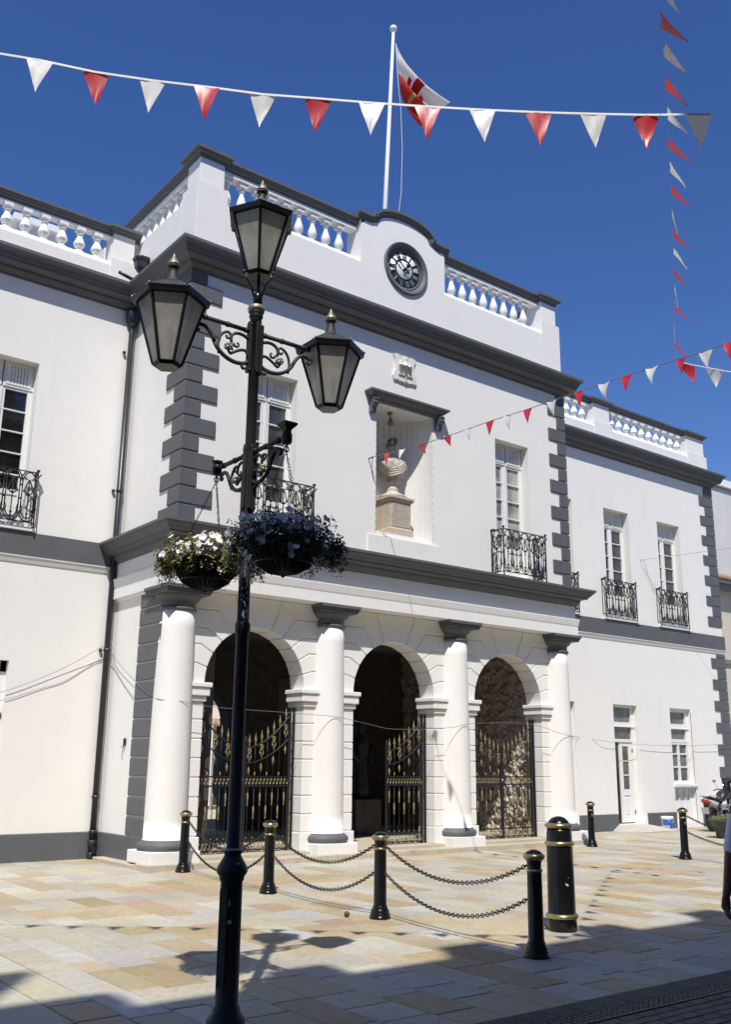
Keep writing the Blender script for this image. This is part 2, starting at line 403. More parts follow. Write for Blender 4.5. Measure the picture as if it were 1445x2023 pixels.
# ================================================================== GROUND
def slabs():
    rnd = random.Random(11)
    pal = [((.54, .50, .39), 28), ((.56, .54, .46), 34), ((.52, .44, .29), 20), ((.51, .41, .25), 13), ((.52, .49, .41), 18), ((.52, .38, .27), 5), ((.46, .37, .22), 7), ((.53, .52, .47), 14), ((.54, .45, .34), 4)]
    cols = [c for c, w in pal]; ws = [w for c, w in pal]
    vs = []; fs = []; cl = []
    def slab(x0, x1, y0, y1):
        g = .0055; z = .004+rnd.uniform(-.0012, .0012); t = rnd.uniform(-.001, .001)
        b = len(vs); e = .006
        vs.extend([(x0+g, y0+g, z-.008), (x1-g, y0+g, z-.008), (x1-g, y1-g, z-.008), (x0+g, y1-g, z-.008)])
        vs.extend([(x0+g+e, y0+g+e, z+t), (x1-g-e, y0+g+e, z), (x1-g-e, y1-g-e, z-t), (x0+g+e, y1-g-e, z)])
        c = rnd.choices(cols, ws)[0]; k = rnd.uniform(.88, 1.08)
        k *= .94; c = (c[0]*k, c[1]*k*rnd.uniform(.98, 1.02), c[2]*k*rnd.uniform(.95, 1.05), rnd.random())
        for f in [(4, 5, 6, 7), (0, 1, 5, 4), (1, 2, 6, 5), (2, 3, 7, 6), (3, 0, 4, 7)]:
            fs.append(tuple(b+i for i in f)); cl.append(c)
    x = -9.0
    while x < 48:
        w = rnd.choice([.28, .33, .33, .38, .43, .43]); y = 5.10-0.0
        first = True
        while y < 16.9:
            l = rnd.choice([.42, .5, .6, .7, .8, .9]) if not first else rnd.uniform(.2, .8)
            first = False
            y1 = min(y+l, 17.0)
            slab(x, x+w, y, y1); y = y1
            if y > 16.8: break
        x += w
    me = bpy.data.meshes.new('pavement'); me.from_pydata(vs, [], fs)
    ca = me.color_attributes.new('slab', 'FLOAT_COLOR', 'CORNER')
    i = 0; buf = []
    for f, c in zip(fs, cl):
        for _ in f: buf.extend(c)
    ca.data.foreach_set('color', buf)
    me.materials.append(PAVING); o = bpy.data.objects.new('pavement', me); COL.objects.link(o)
    tag(o, kind='structure')
    return o
slabs()
GROUT = paint('dark joint sand', (.085, .075, .06), .95, .2, .2, 8, 60)
m = MB(); m.quad((-300, -300, -.006), (300, -300, -.006), (300, 400, -.006), (-300, 400, -.006))
tag(m.build('ground', GROUT), kind='structure')
m = MB(); rnd = random.Random(5)
x = -6.0
while x < 24:
    m.box(x+.003, x+.247, 4.875, 5.095, -.1, .008+rnd.uniform(-.001, .001)); x += .25
tag(m.build('kerb', GRAN, bevel=.004, segs=1), kind='structure')
m = MB()
x = -6.0
m.box(-6, 24, 4.675, 4.865, -.1, -.03)
while x < 24:
    for yy in (4.69, 4.735, 4.78, 4.825): m.box(x+.012, x+.045, yy, yy+.03, -.03, .004)
    m.box(x, x+.01, 4.675, 4.865, -.03, .006); x += .06
m.box(-6, 24, 4.668, 4.680, -.1, .007); m.box(-6, 24, 4.860, 4.872, -.1, .007)
tag(m.build('drain_channel', STEEL), kind='structure')
# road of small dark pavers
def pavers():
    m = MB(); rnd = random.Random(3); y = 4.66; row = 0
    while y > 1.2:
        x = -3.0+(row % 2)*.1
        while x < 14:
            z = .002+rnd.uniform(-.0015, .0015); g = .003
            m.add([(x+g, y-.1+g, z-.01), (x+.2-g, y-.1+g, z-.01), (x+.2-g, y-g, z-.01), (x+g, y-g, z-.01),
                   (x+g+.005, y-.1+g+.005, z), (x+.195-g, y-.095+g, z), (x+.195-g, y-g-.005, z), (x+g+.005, y-g-.005, z)],
                  [(4, 5, 6, 7), (0, 1, 5, 4), (1, 2, 6, 5), (2, 3, 7, 6), (3, 0, 4, 7)])
            x += .2
        y -= .1; row += 1
    return m
PAVE2 = foliage_mat('dark paver', [(0, (.035, .036, .038)), (.5, (.055, .055, .056)), (1, (.08, .078, .075))])
tag(pavers().build('road', PAVE2), kind='structure')

# ================================================================== TOWN HALL
XL, XR, YW, YG, YA = 7.14, 17.18, 14.483, 16.82, 14.74
XC = 12.16
B = empty('town_hall', (XC, YW, 0))
tag(B, 'white two storey town hall with dark grey cornices, quoins, columned arcade and clock parapet', 'town hall')
def part(m, name, mat, parent=None, bevel=0, label=None, **k):
    o = m.build(name, mat, parent or B, bevel=bevel, **k)
    if label: o['label'] = label
    return o

def wall(mb, u0, u1, z0, z1, holes, fn, t0, t1):
    """wall panel with rectangular holes; fn(u,z,t)->xyz ; t0 outer, t1 inner"""
    us = sorted(set([u0, u1]+[h[0] for h in holes]+[h[1] for h in holes])); zs = sorted(set([z0, z1]+[h[2] for h in holes]+[h[3] for h in holes]))
    us = [u for u in us if u0 <= u <= u1]; zs = [z for z in zs if z0 <= z <= z1]
    for i in range(len(us)-1):
        for j in range(len(zs)-1):
            uc = (us[i]+us[i+1])/2; zc = (zs[j]+zs[j+1])/2
            if any(h[0] < uc < h[1] and h[2] < zc < h[3] for h in holes): continue
            a, b, c, d = us[i], us[i+1], zs[j], zs[j+1]
            mb.add([fn(a, c, t0), fn(b, c, t0), fn(b, d, t0), fn(a, d, t0)], [(0, 1, 2, 3)])
    for h in holes:
        a, b, c, d = h[:4]; tt = h[4] if len(h) > 4 else t1
        for (p, q) in (((a, c), (b, c)), ((b, c), (b, d)), ((b, d), (a, d)), ((a, d), (a, c))):
            mb.add([fn(*p, t0), fn(*q, t0), fn(*q, tt), fn(*p, tt)], [(0, 1, 2, 3)])
fY = lambda u, z, t: (u, t, z)
# upper storey, central block
LW = (8.418, 9.494); RW = (14.826, 15.902); NI = (11.428, 12.932)
m = MB()
wall(m, XL, XR, 5.5, 10.5, [(LW[0], LW[1], 5.62, 8.75, YW+.31), (RW[0], RW[1], 5.62, 8.75, YW+.31), (NI[0], NI[1], 6.02, 8.78, YW)], fY, YW, YW+.3)
m.quad((XL, YW, 5.5), (XL, YG, 5.5), (XL, YG, 10.5), (XL, YW, 10.5))
m.quad((XR, YW, 5.5), (XR, YG, 5.5), (XR, YG, 10.5), (XR, YW, 10.5))
part(m, 'upper_wall', WHITE)
m = MB(); m.quad((XL, YA+.03, 0), (XL, YG, 0), (XL, YG, 5.5), (XL, YA+.03, 5.5)); m.quad((XR, YA+.03, 0), (XR, YG, 0), (XR, YG, 5.5), (XR, YA+.03, 5.5)); m.quad((XL, YG, 0), (XR, YG, 0), (XR, YG, .1), (XL, YG, .1))
part(m, 'flank_wall', WHITE)
# wings
LWW = (4.19, 5.316); LWL = (4.2, 5.321)
m = MB()
wall(m, -4, XL, 0, 10.5, [(LWW[0], LWW[1], 5.62, 8.735, YG+.31), (LWL[0], LWL[1], .12, 3.286, YG+.31)], fY, YG, YG+.3)
part(m, 'wing_wall', WHITE)
RA = (21.517, 22.64); RB = (24.011, 25.13); R0 = (19.03, 20.15); RD = (21.50, 22.53); RN = (24.035, 25.04); RM = (18.90, 19.93)
m = MB()
wall(m, XR, 27.0, 0, 10.5, [(w[0], w[1], 5.62, 8.76, YG+.31) for w in (R0, RA, RB)]+[(w[0], w[1], z0, 3.26, YG+d) for w, z0, d in ((RM, .12, .31), (RD, .16, .22), (RN, .10, .2))], fY, YG, YG+.3)
m.quad((27.0, YG, 0), (27.0, YG+3.6, 0), (27.0, YG+3.6, 10.5), (27.0, YG, 10.5))
part(m, 'wing_wall', WHITE)
m = MB(); m.box(-4, 27, YG+.4, YG+3.6, 10.3, 10.7); m.box(XL+.05, XR-.05, YW+.4, YG+.6, 10.3, 10.7); m.box(-4, -3.9, YG, YG+3.6, 0, 10.3); m.box(-4, 8.4, YG+3.5, YG+3.6, 0, 10.3); m.box(17.0, 26.9, YG+3.5, YG+3.6, 0, 10.3); m.box(8.4, 17.0, YG+3.5, YG+3.6, 4.5, 10.3)
part(m, 'flat_roof', PALE)

# upper cornice
cp = [(0, 10.29), (.025, 10.29), (.025, 10.33), (.06, 10.345), (.10, 10.385), (.115, 10.41), (.115, 10.44), (.20, 10.455), (.245, 10.475), (.26, 10.50), (.26, 10.535), (.285, 10.545), (.30, 10.60), (.33, 10.64), (.37, 10.665), (.38, 10.675), (.38, 10.735), (.36, 10.745), (0, 10.80)]
part(sweep([(-4, YG), (XL, YG), (XL, YW), (XR, YW), (XR, YG), (27.0, YG), (27.0, YG+3.6)], cp), 'upper_cornice', GREY)
# lower entablature around the portico
EL, ER, EY = 7.085, 17.215, 14.40
ep = [(-.3, 5.17), (0, 5.17), (.02, 5.20), (.05, 5.215), (.09, 5.27), (.10, 5.31), (.215, 5.335), (.22, 5.37), (.25, 5.385), (.285, 5.43), (.325, 5.47), (.335, 5.49), (.36, 5.495), (.36, 5.54), (0, 5.585), (-.3, 5.60)]
PE = [(EL, YG), (EL, EY), (ER, EY), (ER, YG)]
part(sweep(PE, ep), 'portico_cornice', GREY)
fp = [(-.25, 4.705), (.035, 4.705), (.045, 4.73), (.07, 4.85), (.07, 4.875), (.005, 4.885), (0, 5.172), (-.25, 5.172)]
part(sweep(PE, fp), 'frieze', TRIM)
part(sweep(PE, [(-.72, 4.51), (.035, 4.51), (.035, 4.704), (-.72, 4.704)]), 'architrave', TRIM)
# lower moulding of the portico's left flank
part(sweep([(XL, YG), (XL, YA+.02)], [(0, 4.46), (.03, 4.46), (.05, 4.509), (0, 4.509)]), 'flank_moulding', TRIM)
# string band on the wings
bp_ = [(-.05, 5.11), (.055, 5.11), (.055, 5.535), (-.05, 5.55)]
sp_ = [(-.05, 4.985), (.004, 4.985), (.02, 5.0), (.05, 5.085), (.062, 5.095), (.062, 5.109), (-.05, 5.109)]
for pth in ([(-4, YG), (XL, YG)], [(XR, YG), (27.0, YG), (27.0, YG+3.6)]):
    part(sweep(pth, bp_), 'string_band', GREY); part(sweep(pth, sp_), 'band_moulding', TRIM)
# dado
dp = [(0, 0), (.022, 0), (.022, .44), (.012, .452), (0, .455)]
part(sweep([(-4, YG), (XL, YG), (XL, YA)], dp), 'plinth_band', GREY)
for a, b in ((XR, RM[0]), (RM[1], RD[0]-.02), (RD[1]+.20, 24.03), (25.3, 27.0)):
    part(sweep([(a, YG), (b, YG)], [(0, -.05), (.022, -.05), (.022, .41), (.012, .42), (0, .425)]), 'plinth_band', GREY)

# quoins
def quoin(x0, x1, y0, y1, z0, z1): 
    m = MB(); m.box(x0, x1, y0, y1, z0, z1); part(m, 'quoin', GREY, bevel=.014)
z = 5.60; i = 0
ph = .3195
while z < 10.25:
    z1 = min(z+ph-.02, 10.30)
    if z == 5.60: zz0 = 5.58
    else: zz0 = z
    lf, ls = (.31, .72) if i % 2 == 0 else (.63, .39)
    quoin(XL-.032, XL+lf, YW-.032, YW+ls, zz0, z1)
    quoin(XR-(.26 if i % 2 == 0 else .56), XR+.032, YW-.032, YW+(.72 if i % 2 == 0 else .39), zz0, z1)
    z += ph; i += 1
z = 10.30-ph; i = 0
while z > .3:
    if z < 5.55 and z+ph > 5.1:
        if z > 5.0: z -= ph; continue
    w = .42 if i % 2 == 0 else .70
    z1 = min(z+ph-.02, 4.98 if z < 5 else 99)
    if z < 5.535 < z1: z = z-ph; i += 1; continue
    quoin(27.0-w, 27.03, YG-.032, YG+(.72 if i % 2 == 0 else .42), z, z1)
    z -= ph; i += 1
# grey rusticated edge on the portico's left flank
z = .46
while z < 4.4:
    quoin(XL-.03, XL+.2, YA+.012, YA+.90, z+.012, min(z+.312-.012, 4.50)); z += .3125

# ------------------------------------------------------------------ steps and portico floor
SL, SRX = 6.93, 17.52
m = MB(); m.box(SL, SRX, 14.33, 14.80, -.05, .10); m.box(SL, XL+.02, 14.80, 16.45, -.05, .07)
m.box(XR+.1, SRX, 14.80, 15.6, -.05, .07)
part(m, 'step', STONE, bevel=.01)
m = MB(); m.box(XL+.1, XR-.1, 14.60, 20.4, -.04, .155)
part(m, 'portico_floor', STONE, bevel=.008)

# ------------------------------------------------------------------ arcade
CX = [XC-4.749, XC-1.595, XC+1.595, XC+4.749]
AC = [8.987-.0, 12.16, 15.333]
AR = 1.02; ZS = 2.945; Y1 = 15.20
def arch_backing():
    m = MB(); r = AR+.018; yb0 = YA+.02; yb1 = Y1-.015; zt = 4.50; n = 28
    xs = [XL+.02]
    for c in AC: xs += [c-r, c+r]
    xs.append(XR+.02)
    for i in range(0, len(xs), 2): m.box(xs[i], xs[i+1], yb0, yb1, .15, ZS)
    xs2 = xs
    for i in range(0, len(xs), 2): m.box(xs[i], xs[i+1], yb0, yb1, ZS, zt)
    for c in AC:
        pts = [(c+r*math.cos(PI*k/n), ZS+r*math.sin(PI*k/n)) for k in range(n+1)]
        for y in (yb0, yb1):
            for k in range(n):
                a, b = pts[k], pts[k+1]
                m.add([(a[0], y, a[1]), (b[0], y, b[1]), (b[0], y, zt), (a[0], y, zt)], [(0, 1, 2, 3)])
        for k in range(n):
            a, b = pts[k], pts[k+1]
            m.add([(a[0], yb0, a[1]), (b[0], yb0, b[1]), (b[0], yb1, b[1]), (a[0], yb1, a[1])], [(0, 1, 2, 3)], True)
    return m
part(arch_backing(), 'arcade_wall', WHITE)
# pier blocks
edges = [XL]
for c in AC: edges += [c-AR, c+AR]
edges.append(XR)
zj = [.155, .468, .772, 1.084, 1.399, 1.709, 2.021, 2.336, 2.625]
for i in range(0, 8, 2):
    a, b = edges[i], edges[i+1]
    if i == 0: a += .005
    m = MB()
    for k in range(len(zj)-1):
        e = .03 if k == 0 else 0
        m.box(a if i == 0 else a-e, b+e if i < 6 else b+.02, YA-e, Y1, zj[k]+(.008 if k else 0), zj[k+1]-.008)
    part(m, 'pier', WHITE, bevel=.012)
    m = MB()
    prof = [(2.64, .03), (2.72, .05), (2.735, .05), (2.86, .055), (2.87, .085), (2.945, .095)]
    a0 = a-.0; b0 = b
    for (z0, z1, e) in ((2.632, 2.712, .035), (2.722, 2.86, .075), (2.866, 2.945, .105)):
        m.box(a0-(e if i else 0), b0+e if i < 6 else b0+.03, YA-e, Y1+.02, z0, z1)
    part(m, 'impost', WHITE, bevel=.014)
# voussoirs
KZ = {15: 3.272, 30: 3.590, 45: 3.88, 60: 4.20}
KX = {15: 1.19, 30: 1.115, 45: .985, 60: .80}
for c in AC:
    m = MB()
    for side in (1, -1):
        xe = (1.586)
        for k in range(6):
            a0 = 15*k; a1 = 15*(k+1)
            if k == 5: continue
            g = .5
            arc = [(AR*math.cos(R(a)), AR*math.sin(R(a))+ZS) for a in [a0+g+(15-2*g)*t/3 for t in range(4)]]
            poly = list(arc)
            if a1 in KX: poly += [(KX[a1]+.004, KZ[a1]-.010), (xe, KZ[a1]-.010)]
            else: poly += [(.495, 4.43), (.495, 4.505), (xe, 4.505)]
            if a0 == 0: poly += [(xe, ZS+.003)]
            else: poly += [(xe, KZ[a0]+.010), (KX[a0]+.010, KZ[a0]+.010)]
            poly = [(c+side*p[0], p[1]) for p in poly]
            m.prism(poly, lambda u, v, t: (u, t, v), YA, Y1)
    arc = [(AR*math.cos(R(a)), AR*math.sin(R(a))+ZS) for a in [75.5, 82, 90, 98, 104.5]]
    poly = [(.47, 4.505)]+arc+[(-.47, 4.505)]
    m.prism([(c+p[0], p[1]) for p in poly], lambda u, v, t: (u, t, v), YA-.012, Y1)
    part(m, 'arch_voussoirs', WHITE, bevel=.010, segs=1)

# columns
for cx in CX:
    Y0 = 14.80
    col = MB()
    prof = []
    z0, z1 = .435, 4.14
    for k in range(13):
        t = k/12; r = .335-.042*(t**1.6)
        prof.append((r, z0+(z1-z0)*t))
    prof = [(.355, .425), (.345, .445)]+prof
    col.lathe(prof, (cx, Y0), 40)
    co_ = part(col, 'column', WHITE)
    m = MB(); m.lathe([(.34, .442), (.36, .44), (.365, .425), (.385, .415), (.42, .39), (.436, .355), (.43, .32), (.405, .285), (.39, .282)], (cx, Y0), 40)
    part(m, 'column_base', GREY, parent=co_)
    m = MB(); m.box(cx-.434, cx+.434, Y0-.434, Y0+.4, .095, .282)
    part(m, 'column_plinth', WHITE, parent=co_, bevel=.01)
    m = MB()
    m.lathe([(.293, 4.10), (.318, 4.115), (.325, 4.135), (.318, 4.155), (.296, 4.16)], (cx, Y0), 40)
    m.lathe([(.29, 4.16), (.292, 4.26), (.31, 4.262), (.315, 4.275), (.33, 4.28), (.36, 4.31), (.385, 4.345), (.395, 4.37), (.30, 4.372)], (cx, Y0), 40)
    q = .40
    for z0, z1, h in ((4.371, 4.415, .405), (4.415, 4.445, .425), (4.448, 4.509, .445)): m.box(cx-h, cx+h, Y0-h, Y0+h-.02, z0, z1)
    part(m, 'capital', GREY, parent=co_, bevel=.006)

# ------------------------------------------------------------------ parapets
WP = MB()
P0, P1, PS = 10.76, 11.80, 12.155      # base, sill, pier base top
def cpier(m, x0, x1, y0, y1):            # tall pier: wide base, slimmer top
    m.box(x0, x1, y0, y1, P0-.05, PS)
    e = .06
    m.add([(x0, y0, PS), (x1, y0, PS), (x1, y1, PS), (x0, y1, PS), (x0+e, y0+e, PS+.05), (x1-e, y0+e, PS+.05), (x1-e, y1-e, PS+.05), (x0+e, y1-e, PS+.05)], [(0, 1, 5, 4), (1, 2, 6, 5), (2, 3, 7, 6), (3, 0, 4, 7)])
    m.box(x0+e, x1-e, y0+e, y1-e, PS+.05, 12.72)
m = MB()
def sillwall(m, x0, x1, y, t=.42, zb=P0-.05, zs=P1):
    poly = [(y, zb), (y, zs), (y+.10, zs+.13), (y+t, zs+.13), (y+t, zb)]
    m.prism(poly, lambda u, v, s: (s, u, v), x0, x1)
m1 = MB()
sillwall(m1, XL+.64, 10.975, YW); part(m1, 'parapet_wall', WHITE); m1 = MB(); sillwall(m1, 13.345, XR-.64, YW); part(m1, 'parapet_wall', WHITE)
# side walls of the parapet (along y)
for xo, sgn in ((XL, 1), (XR, -1)):
    poly = [(xo, P0-.05), (xo, P1+.12), (xo+sgn*.08, P1+.20), (xo+sgn*.42, P1+.20), (xo+sgn*.42, P0-.05)]
    m1 = MB(); m1.prism(poly, lambda u, v, s: (u, s, v), YW+.62, 18.9)
    part(m1, 'parapet_wall', WHITE)
m = MB()
for a_ in (XL, XR-.64):
    m = MB(); cpier(m, a_, a_+.64, YW, YW+.62); part(m, 'parapet_pier', WHITE, bevel=.008)
    m = MB(); m.box(a_, a_+.64, 18.9, 19.4, P0-.05, 12.72); part(m, 'parapet_pier', WHITE, bevel=.008)
# pier caps and rails
capp = [(-.3, 12.70), (.0, 12.70), (.025, 12.735), (.03, 12.765), (.07, 12.80), (.075, 12.815), (.10, 12.82), (.10, 12.88), (-.3, 12.90)]
def ringcap(m, x0, x1, y0, y1, prof):
    cx, cy = (x0+x1)/2, (y0+y1)/2; k = len(prof)
    rows = []
    for (sx, sy, X, Y) in ((-1, -1, x0, y0), (1, -1, x1, y0), (1, 1, x1, y1), (-1, 1, x0, y1)):
        rows.append([(X+sx*d, Y+sy*d, z) for d, z in prof])
    vs = [p for r in rows for p in r]; fs = []
    for i in range(4):
        j = (i+1) % 4
        for q in range(k-1): fs.append((i*k+q, j*k+q, j*k+q+1, i*k+q+1))
    fs.append((k-1, 2*k-1, 3*k-1, 4*k-1)); fs.append((0, 3*k, 2*k, k))
    m.add(vs, fs)
m = MB()
pc = [(.0, 12.70), (.02, 12.735), (.025, 12.77), (.085, 12.80), (.09, 12.82), (.13, 12.825), (.13, 12.885), (.0, 12.90)]
for a_ in (XL+.06, XR-.58):
    m = MB(); ringcap(m, a_, a_+.52, YW+.06, YW+.56, pc); part(m, 'pier_cap', GREY)
rp = [(-.28, 12.68), (-.04, 12.68), (-.04, 12.72), (0.0, 12.745), (.005, 12.765), (.035, 12.80), (.04, 12.815), (.055, 12.82), (.055, 12.865), (-.30, 12.88), (-.33, 12.80)]
m = MB()
yr = YW+.10
for pth in ([(XL+.58, yr), (11.0, yr)], [(13.32, yr), (XR-.58, yr)], [(XL+.10, 19.0), (XL+.10, YW+.56)], [(XR-.10, YW+.56), (XR-.10, 19.0)]): part(sweep(pth, rp), 'parapet_rail', GREY)
for b_ in ((XL+.6, 11.0, yr+.045, yr+.27), (13.32, XR-.6, yr+.045, yr+.27), (XL+.145, XL+.37, YW+.6, 19.0), (XR-.37, XR-.145, YW+.6, 19.0)):
    m = MB(); m.box(*b_, 12.60, 12.679); part(m, 'rail_soffit', TRIM)
def baluster_mb(x, y, z0, z1, sq=False):
    m = MB(); h = z1-z0
    s = .085
    m.box(x-s, x+s, y-s, y+s, z0, z0+.06*h)
    m.box(x-s, x+s, y-s, y+s, z1-.13*h, z1)
    pr = [(.06, .06), (.078, .07), (.075, .10), (.05, .13), (.045, .16), (.062, .19), (.088, .25), (.098, .33), (.088, .43), (.066, .53), (.045, .64), (.038, .70), (.042, .715), (.055, .725), (.055, .745), (.042, .755), (.045, .80), (.07, .86), (.075, .88)]
    if sq: pr = [(.07, .06), (.085, .08), (.08, .12), (.05, .15), (.05, .19), (.085, .24), (.118, .34), (.10, .46), (.052, .66), (.046, .72), (.07, .735), (.07, .76), (.052, .77), (.055, .82), (.095, .88)]
    m.lathe([(r, z0+q*h) for r, q in pr], (x, y), 8 if sq else 14, smooth=not sq, flat=sq)
    return m
bal0 = None
def put_baluster(x, y, kind):
    global bproto
    z0, z1 = (11.93, 12.60) if kind == 0 else (11.30, 11.85)
    p = bproto.get(kind)
    if p is None:
        o = baluster_mb(x, y, z0, z1, kind == 1).build('baluster', TRIM, B)
        bproto[kind] = o
    else:
        o = p.copy(); COL.objects.link(o); o.parent = B; o.location = Vector((x, y, z0))-wloc(B)
bproto = {}
for k in range(9): put_baluster(7.88+.3375*k, YW+.26, 0)
for k in range(8): put_baluster(13.79+.3395*k, YW+.26, 0)
for k in range(9): put_baluster(XL+.26, 15.24+.302*k, 0)
for k in range(9): put_baluster(XR-.26, 15.24+.302*k, 0)
# clock pediment
def ped_top(x):          # underside of the cap along the swooping top
    u = abs(x-XC)
    if u > .98: t = (u-.98)/.30; return 12.80
    if u > .70:
        t = (.98-u)/.28; return 12.80+.10*(t**1.4)
    a = u/.70
    return 12.90+.26*math.sqrt(max(0, 1-(a*.96)**2))-.26*math.sqrt(1-.96**2)*0
xs = [10.975+ (13.345-10.975)*k/48 for k in range(49)]
poly = [(10.975, P0-.05)]+[(x, ped_top(x)) for x in xs]+[(13.345, P0-.05)]
m = MB()
# front with round hole for the clock
CZ, CXc, CR = 12.045, 12.20, .50
def ped_front(m, y):
    outer = []; n = 64
    for k in range(n):
        a = 2*PI*k/n; dx, dz = math.cos(a), math.sin(a)
        t = 3.0
        # march to boundary
        lo, hi = CR, 3.0
        for _ in range(30):
            mid = (lo+hi)/2; X = CXc+dx*mid; Z = CZ+dz*mid
            ins = 10.975 <= X <= 13.345 and Z >= P0-.05 and Z <= ped_top(X)
            if ins: lo = mid
            else: hi = mid
        outer.append((CXc+dx*lo, CZ+dz*lo))
    inn = [(CXc+CR*math.cos(2*PI*k/n), CZ+CR*math.sin(2*PI*k/n)) for k in range(n)]
    for k in range(n):
        j = (k+1) % n
        m.add([(inn[k][0], y, inn[k][1]), (inn[j][0], y, inn[j][1]), (outer[j][0], y, outer[j][1]), (outer[k][0], y, outer[k][1])], [(0, 1, 2, 3)])
ped_front(m, YW)
vs = [(p[0], YW, p[1]) for p in poly]+[(p[0], YW+.5, p[1]) for p in poly]; n = len(poly)
m.add(vs, [(i, (i+1) % n, (i+1) % n+n, i+n) for i in range(n)]+[tuple(range(2*n-1, n-1, -1))])
part(m, 'clock_pediment', WHITE)
# cap following the swoop
m = MB()
pcp = [(-.02, 0), (.015, .0), (.02, .045), (.03, .055), (.06, .085), (.065, .10), (.09, .105), (.09, .165), (-.5, .18)]
ks = [(x, ped_top(x)) for x in [10.87+(13.45-10.87)*k/60 for k in range(61)]]
vs = []
for i, (x, z) in enumerate(ks):
    a = ks[max(0, i-1)]; b = ks[min(60, i+1)]; t = Vector((b[0]-a[0], b[1]-a[1])).normalized(); nn = Vector((-t.y, t.x))
    for d, h in pcp: vs.append((x+nn.x*h, YW-d, z+nn.y*h))
k = len(pcp); fs = []
for i in range(60):
    for q in range(k): fs.append((i*k+q, i*k+(q+1) % k, (i+1)*k+(q+1) % k, (i+1)*k+q))
fs += [tuple(range(k)), tuple(60*k+q for q in range(k))]
m.add(vs, fs)
part(m, 'pediment_cap', GREY)

# wing parapets
def wing_parapet(x0, x1, piers, bals):
    m = MB(); sillwall(m, x0, x1, YG, .40, P0-.05, 11.17); part(m, 'parapet_wall', WHITE)
    for a, b in piers:
        m = MB()
        m.box(a, b, YG-.012, YG+.5, P0-.05, 11.33)
        e = .05
        m.add([(a, YG-.012, 11.33), (b, YG-.012, 11.33), (b, YG+.5, 11.33), (a, YG+.5, 11.33), (a+e, YG+e, 11.37), (b-e, YG+e, 11.37), (b-e, YG+.45, 11.37), (a+e, YG+.45, 11.37)], [(0, 1, 5, 4), (1, 2, 6, 5), (2, 3, 7, 6), (3, 0, 4, 7)])
        m.box(a+e, b-e, YG+e, YG+.45, 11.37, 11.93)
        part(m, 'parapet_pier', WHITE, bevel=.008)
    q = [(.0, 11.91), (.02, 11.93), (.025, 11.955), (.075, 11.985), (.08, 12.0), (.115, 12.005), (.115, 12.06), (.0, 12.075)]
    for a, b in piers:
        m = MB(); ringcap(m, a+.05, b-.05, YG+.05, YG+.44, q); part(m, 'pier_cap', GREY)
    rq = [(d, z-.79) for d, z in rp]
    segs = []; xa = x0
    for a, b in piers: segs.append((xa, a+.06)); xa = b-.06
    segs.append((xa, x1))
    for a, b in segs:
        if b-a > .1:
            part(sweep([(a, YG+.10), (b, YG+.10)], rq), 'parapet_rail', GREY)
            m = MB(); m.box(a, b, YG+.145, YG+.33, 11.85, 11.889); part(m, 'rail_soffit', TRIM)
    for x in bals: put_baluster(x, YG+.22, 1)
wing_parapet(-4, XL, [(6.50, 7.05)], [6.27-.3555*k for k in range(9)])
wing_parapet(XR, 26.92, [(21.32, 22.14), (25.88, 26.92)], [20.36-.345, 20.36, 20.70, 21.04]+[22.37+.3655*k for k in range(10)])

# ------------------------------------------------------------------ niche
NC = (NI[0]+NI[1])/2; NR = (NI[1]-NI[0])/2
m = MB(); n = 24; zt, zb = 8.78, 6.02
arc = [(NC-NR*math.cos(PI*k/n), YW+NR*math.sin(PI*k/n)) for k in range(n+1)]
m.add([(p[0], p[1], z) for z in (zb, zt) for p in arc], [(k, k+1, k+n+2, k+n+1) for k in range(n)], True)
for z in (zb, zt): m.add([(p[0], p[1], z) for p in arc], [tuple(range(n+1))])
part(m, 'niche', TRIM, recalc=False)
m = MB(); m.box(11.22, 13.10, YW-.028, YW+.01, 5.58, 6.00)
part(m, 'niche_apron', WHITE, bevel=.008)
m = MB()
hp = [(0, 8.80), (.09, 8.80), (.10, 8.83), (.12, 8.85), (.17, 8.87), (.20, 8.90), (.21, 8.92), (.245, 8.925), (.245, 8.965), (0, 9.0)]
HX0, HX1 = 11.36, 13.00
sweep([(HX0, YW+.05), (HX0, YW), (HX1, YW), (HX1, YW+.05)], hp, m)
part(m, 'niche_hood', GREY)
for xb in (11.29, 13.07):
    m = MB()
    poly = [(0, 8.80), (-.20, 8.80), (-.20, 8.76), (-.17, 8.72), (-.185, 8.66), (-.16, 8.60), (-.11, 8.55), (-.09, 8.48), (-.10, 8.42), (-.08, 8.37), (-.04, 8.36), (0, 8.38)]
    m.prism([(u, 8.80-(8.80-v)*.68) for u, v in poly], lambda u, v, s: (s, YW+u, v), xb-.065, xb+.065)
    part(m, 'bracket', GREY, bevel=.008)
# netting stretched over the niche (fine vertical edge strips with staples)
m = MB()
for xx in (NI[0]-.012, NI[1]+.012):
    z = 6.1
    while z < 8.4: m.box(xx-.006, xx+.006, YW-.006, YW+.002, z, z+.045); z += .155
x = NI[0]+.12
while x < NI[1]-.02:
    m.tube([(x, YW-.004, 6.02), (x, YW-.004, 8.78)], .0007, 3); x += .15
z = 6.15
while z < 8.75:
    m.tube([(NI[0], YW-.005, z), (NI[1], YW-.005, z)], .0007, 3); z += .15
part(m, 'bird_net', PEDEST)
# niche spotlight
m = MB(); sx, sy = 12.02, YW+.30
m.lathe([(.055, 8.74), (.055, 8.78)], (sx, sy), 14); m.tube([(sx, sy, 8.74), (sx+.02, sy, 8.66)], .014, 6)
m.lathe([(.03, 8.66), (.045, 8.62), (.085, 8.52), (.075, 8.52), (.03, 8.60)], (sx+.02, sy), 14)
part(m, 'spotlight', LEAD)
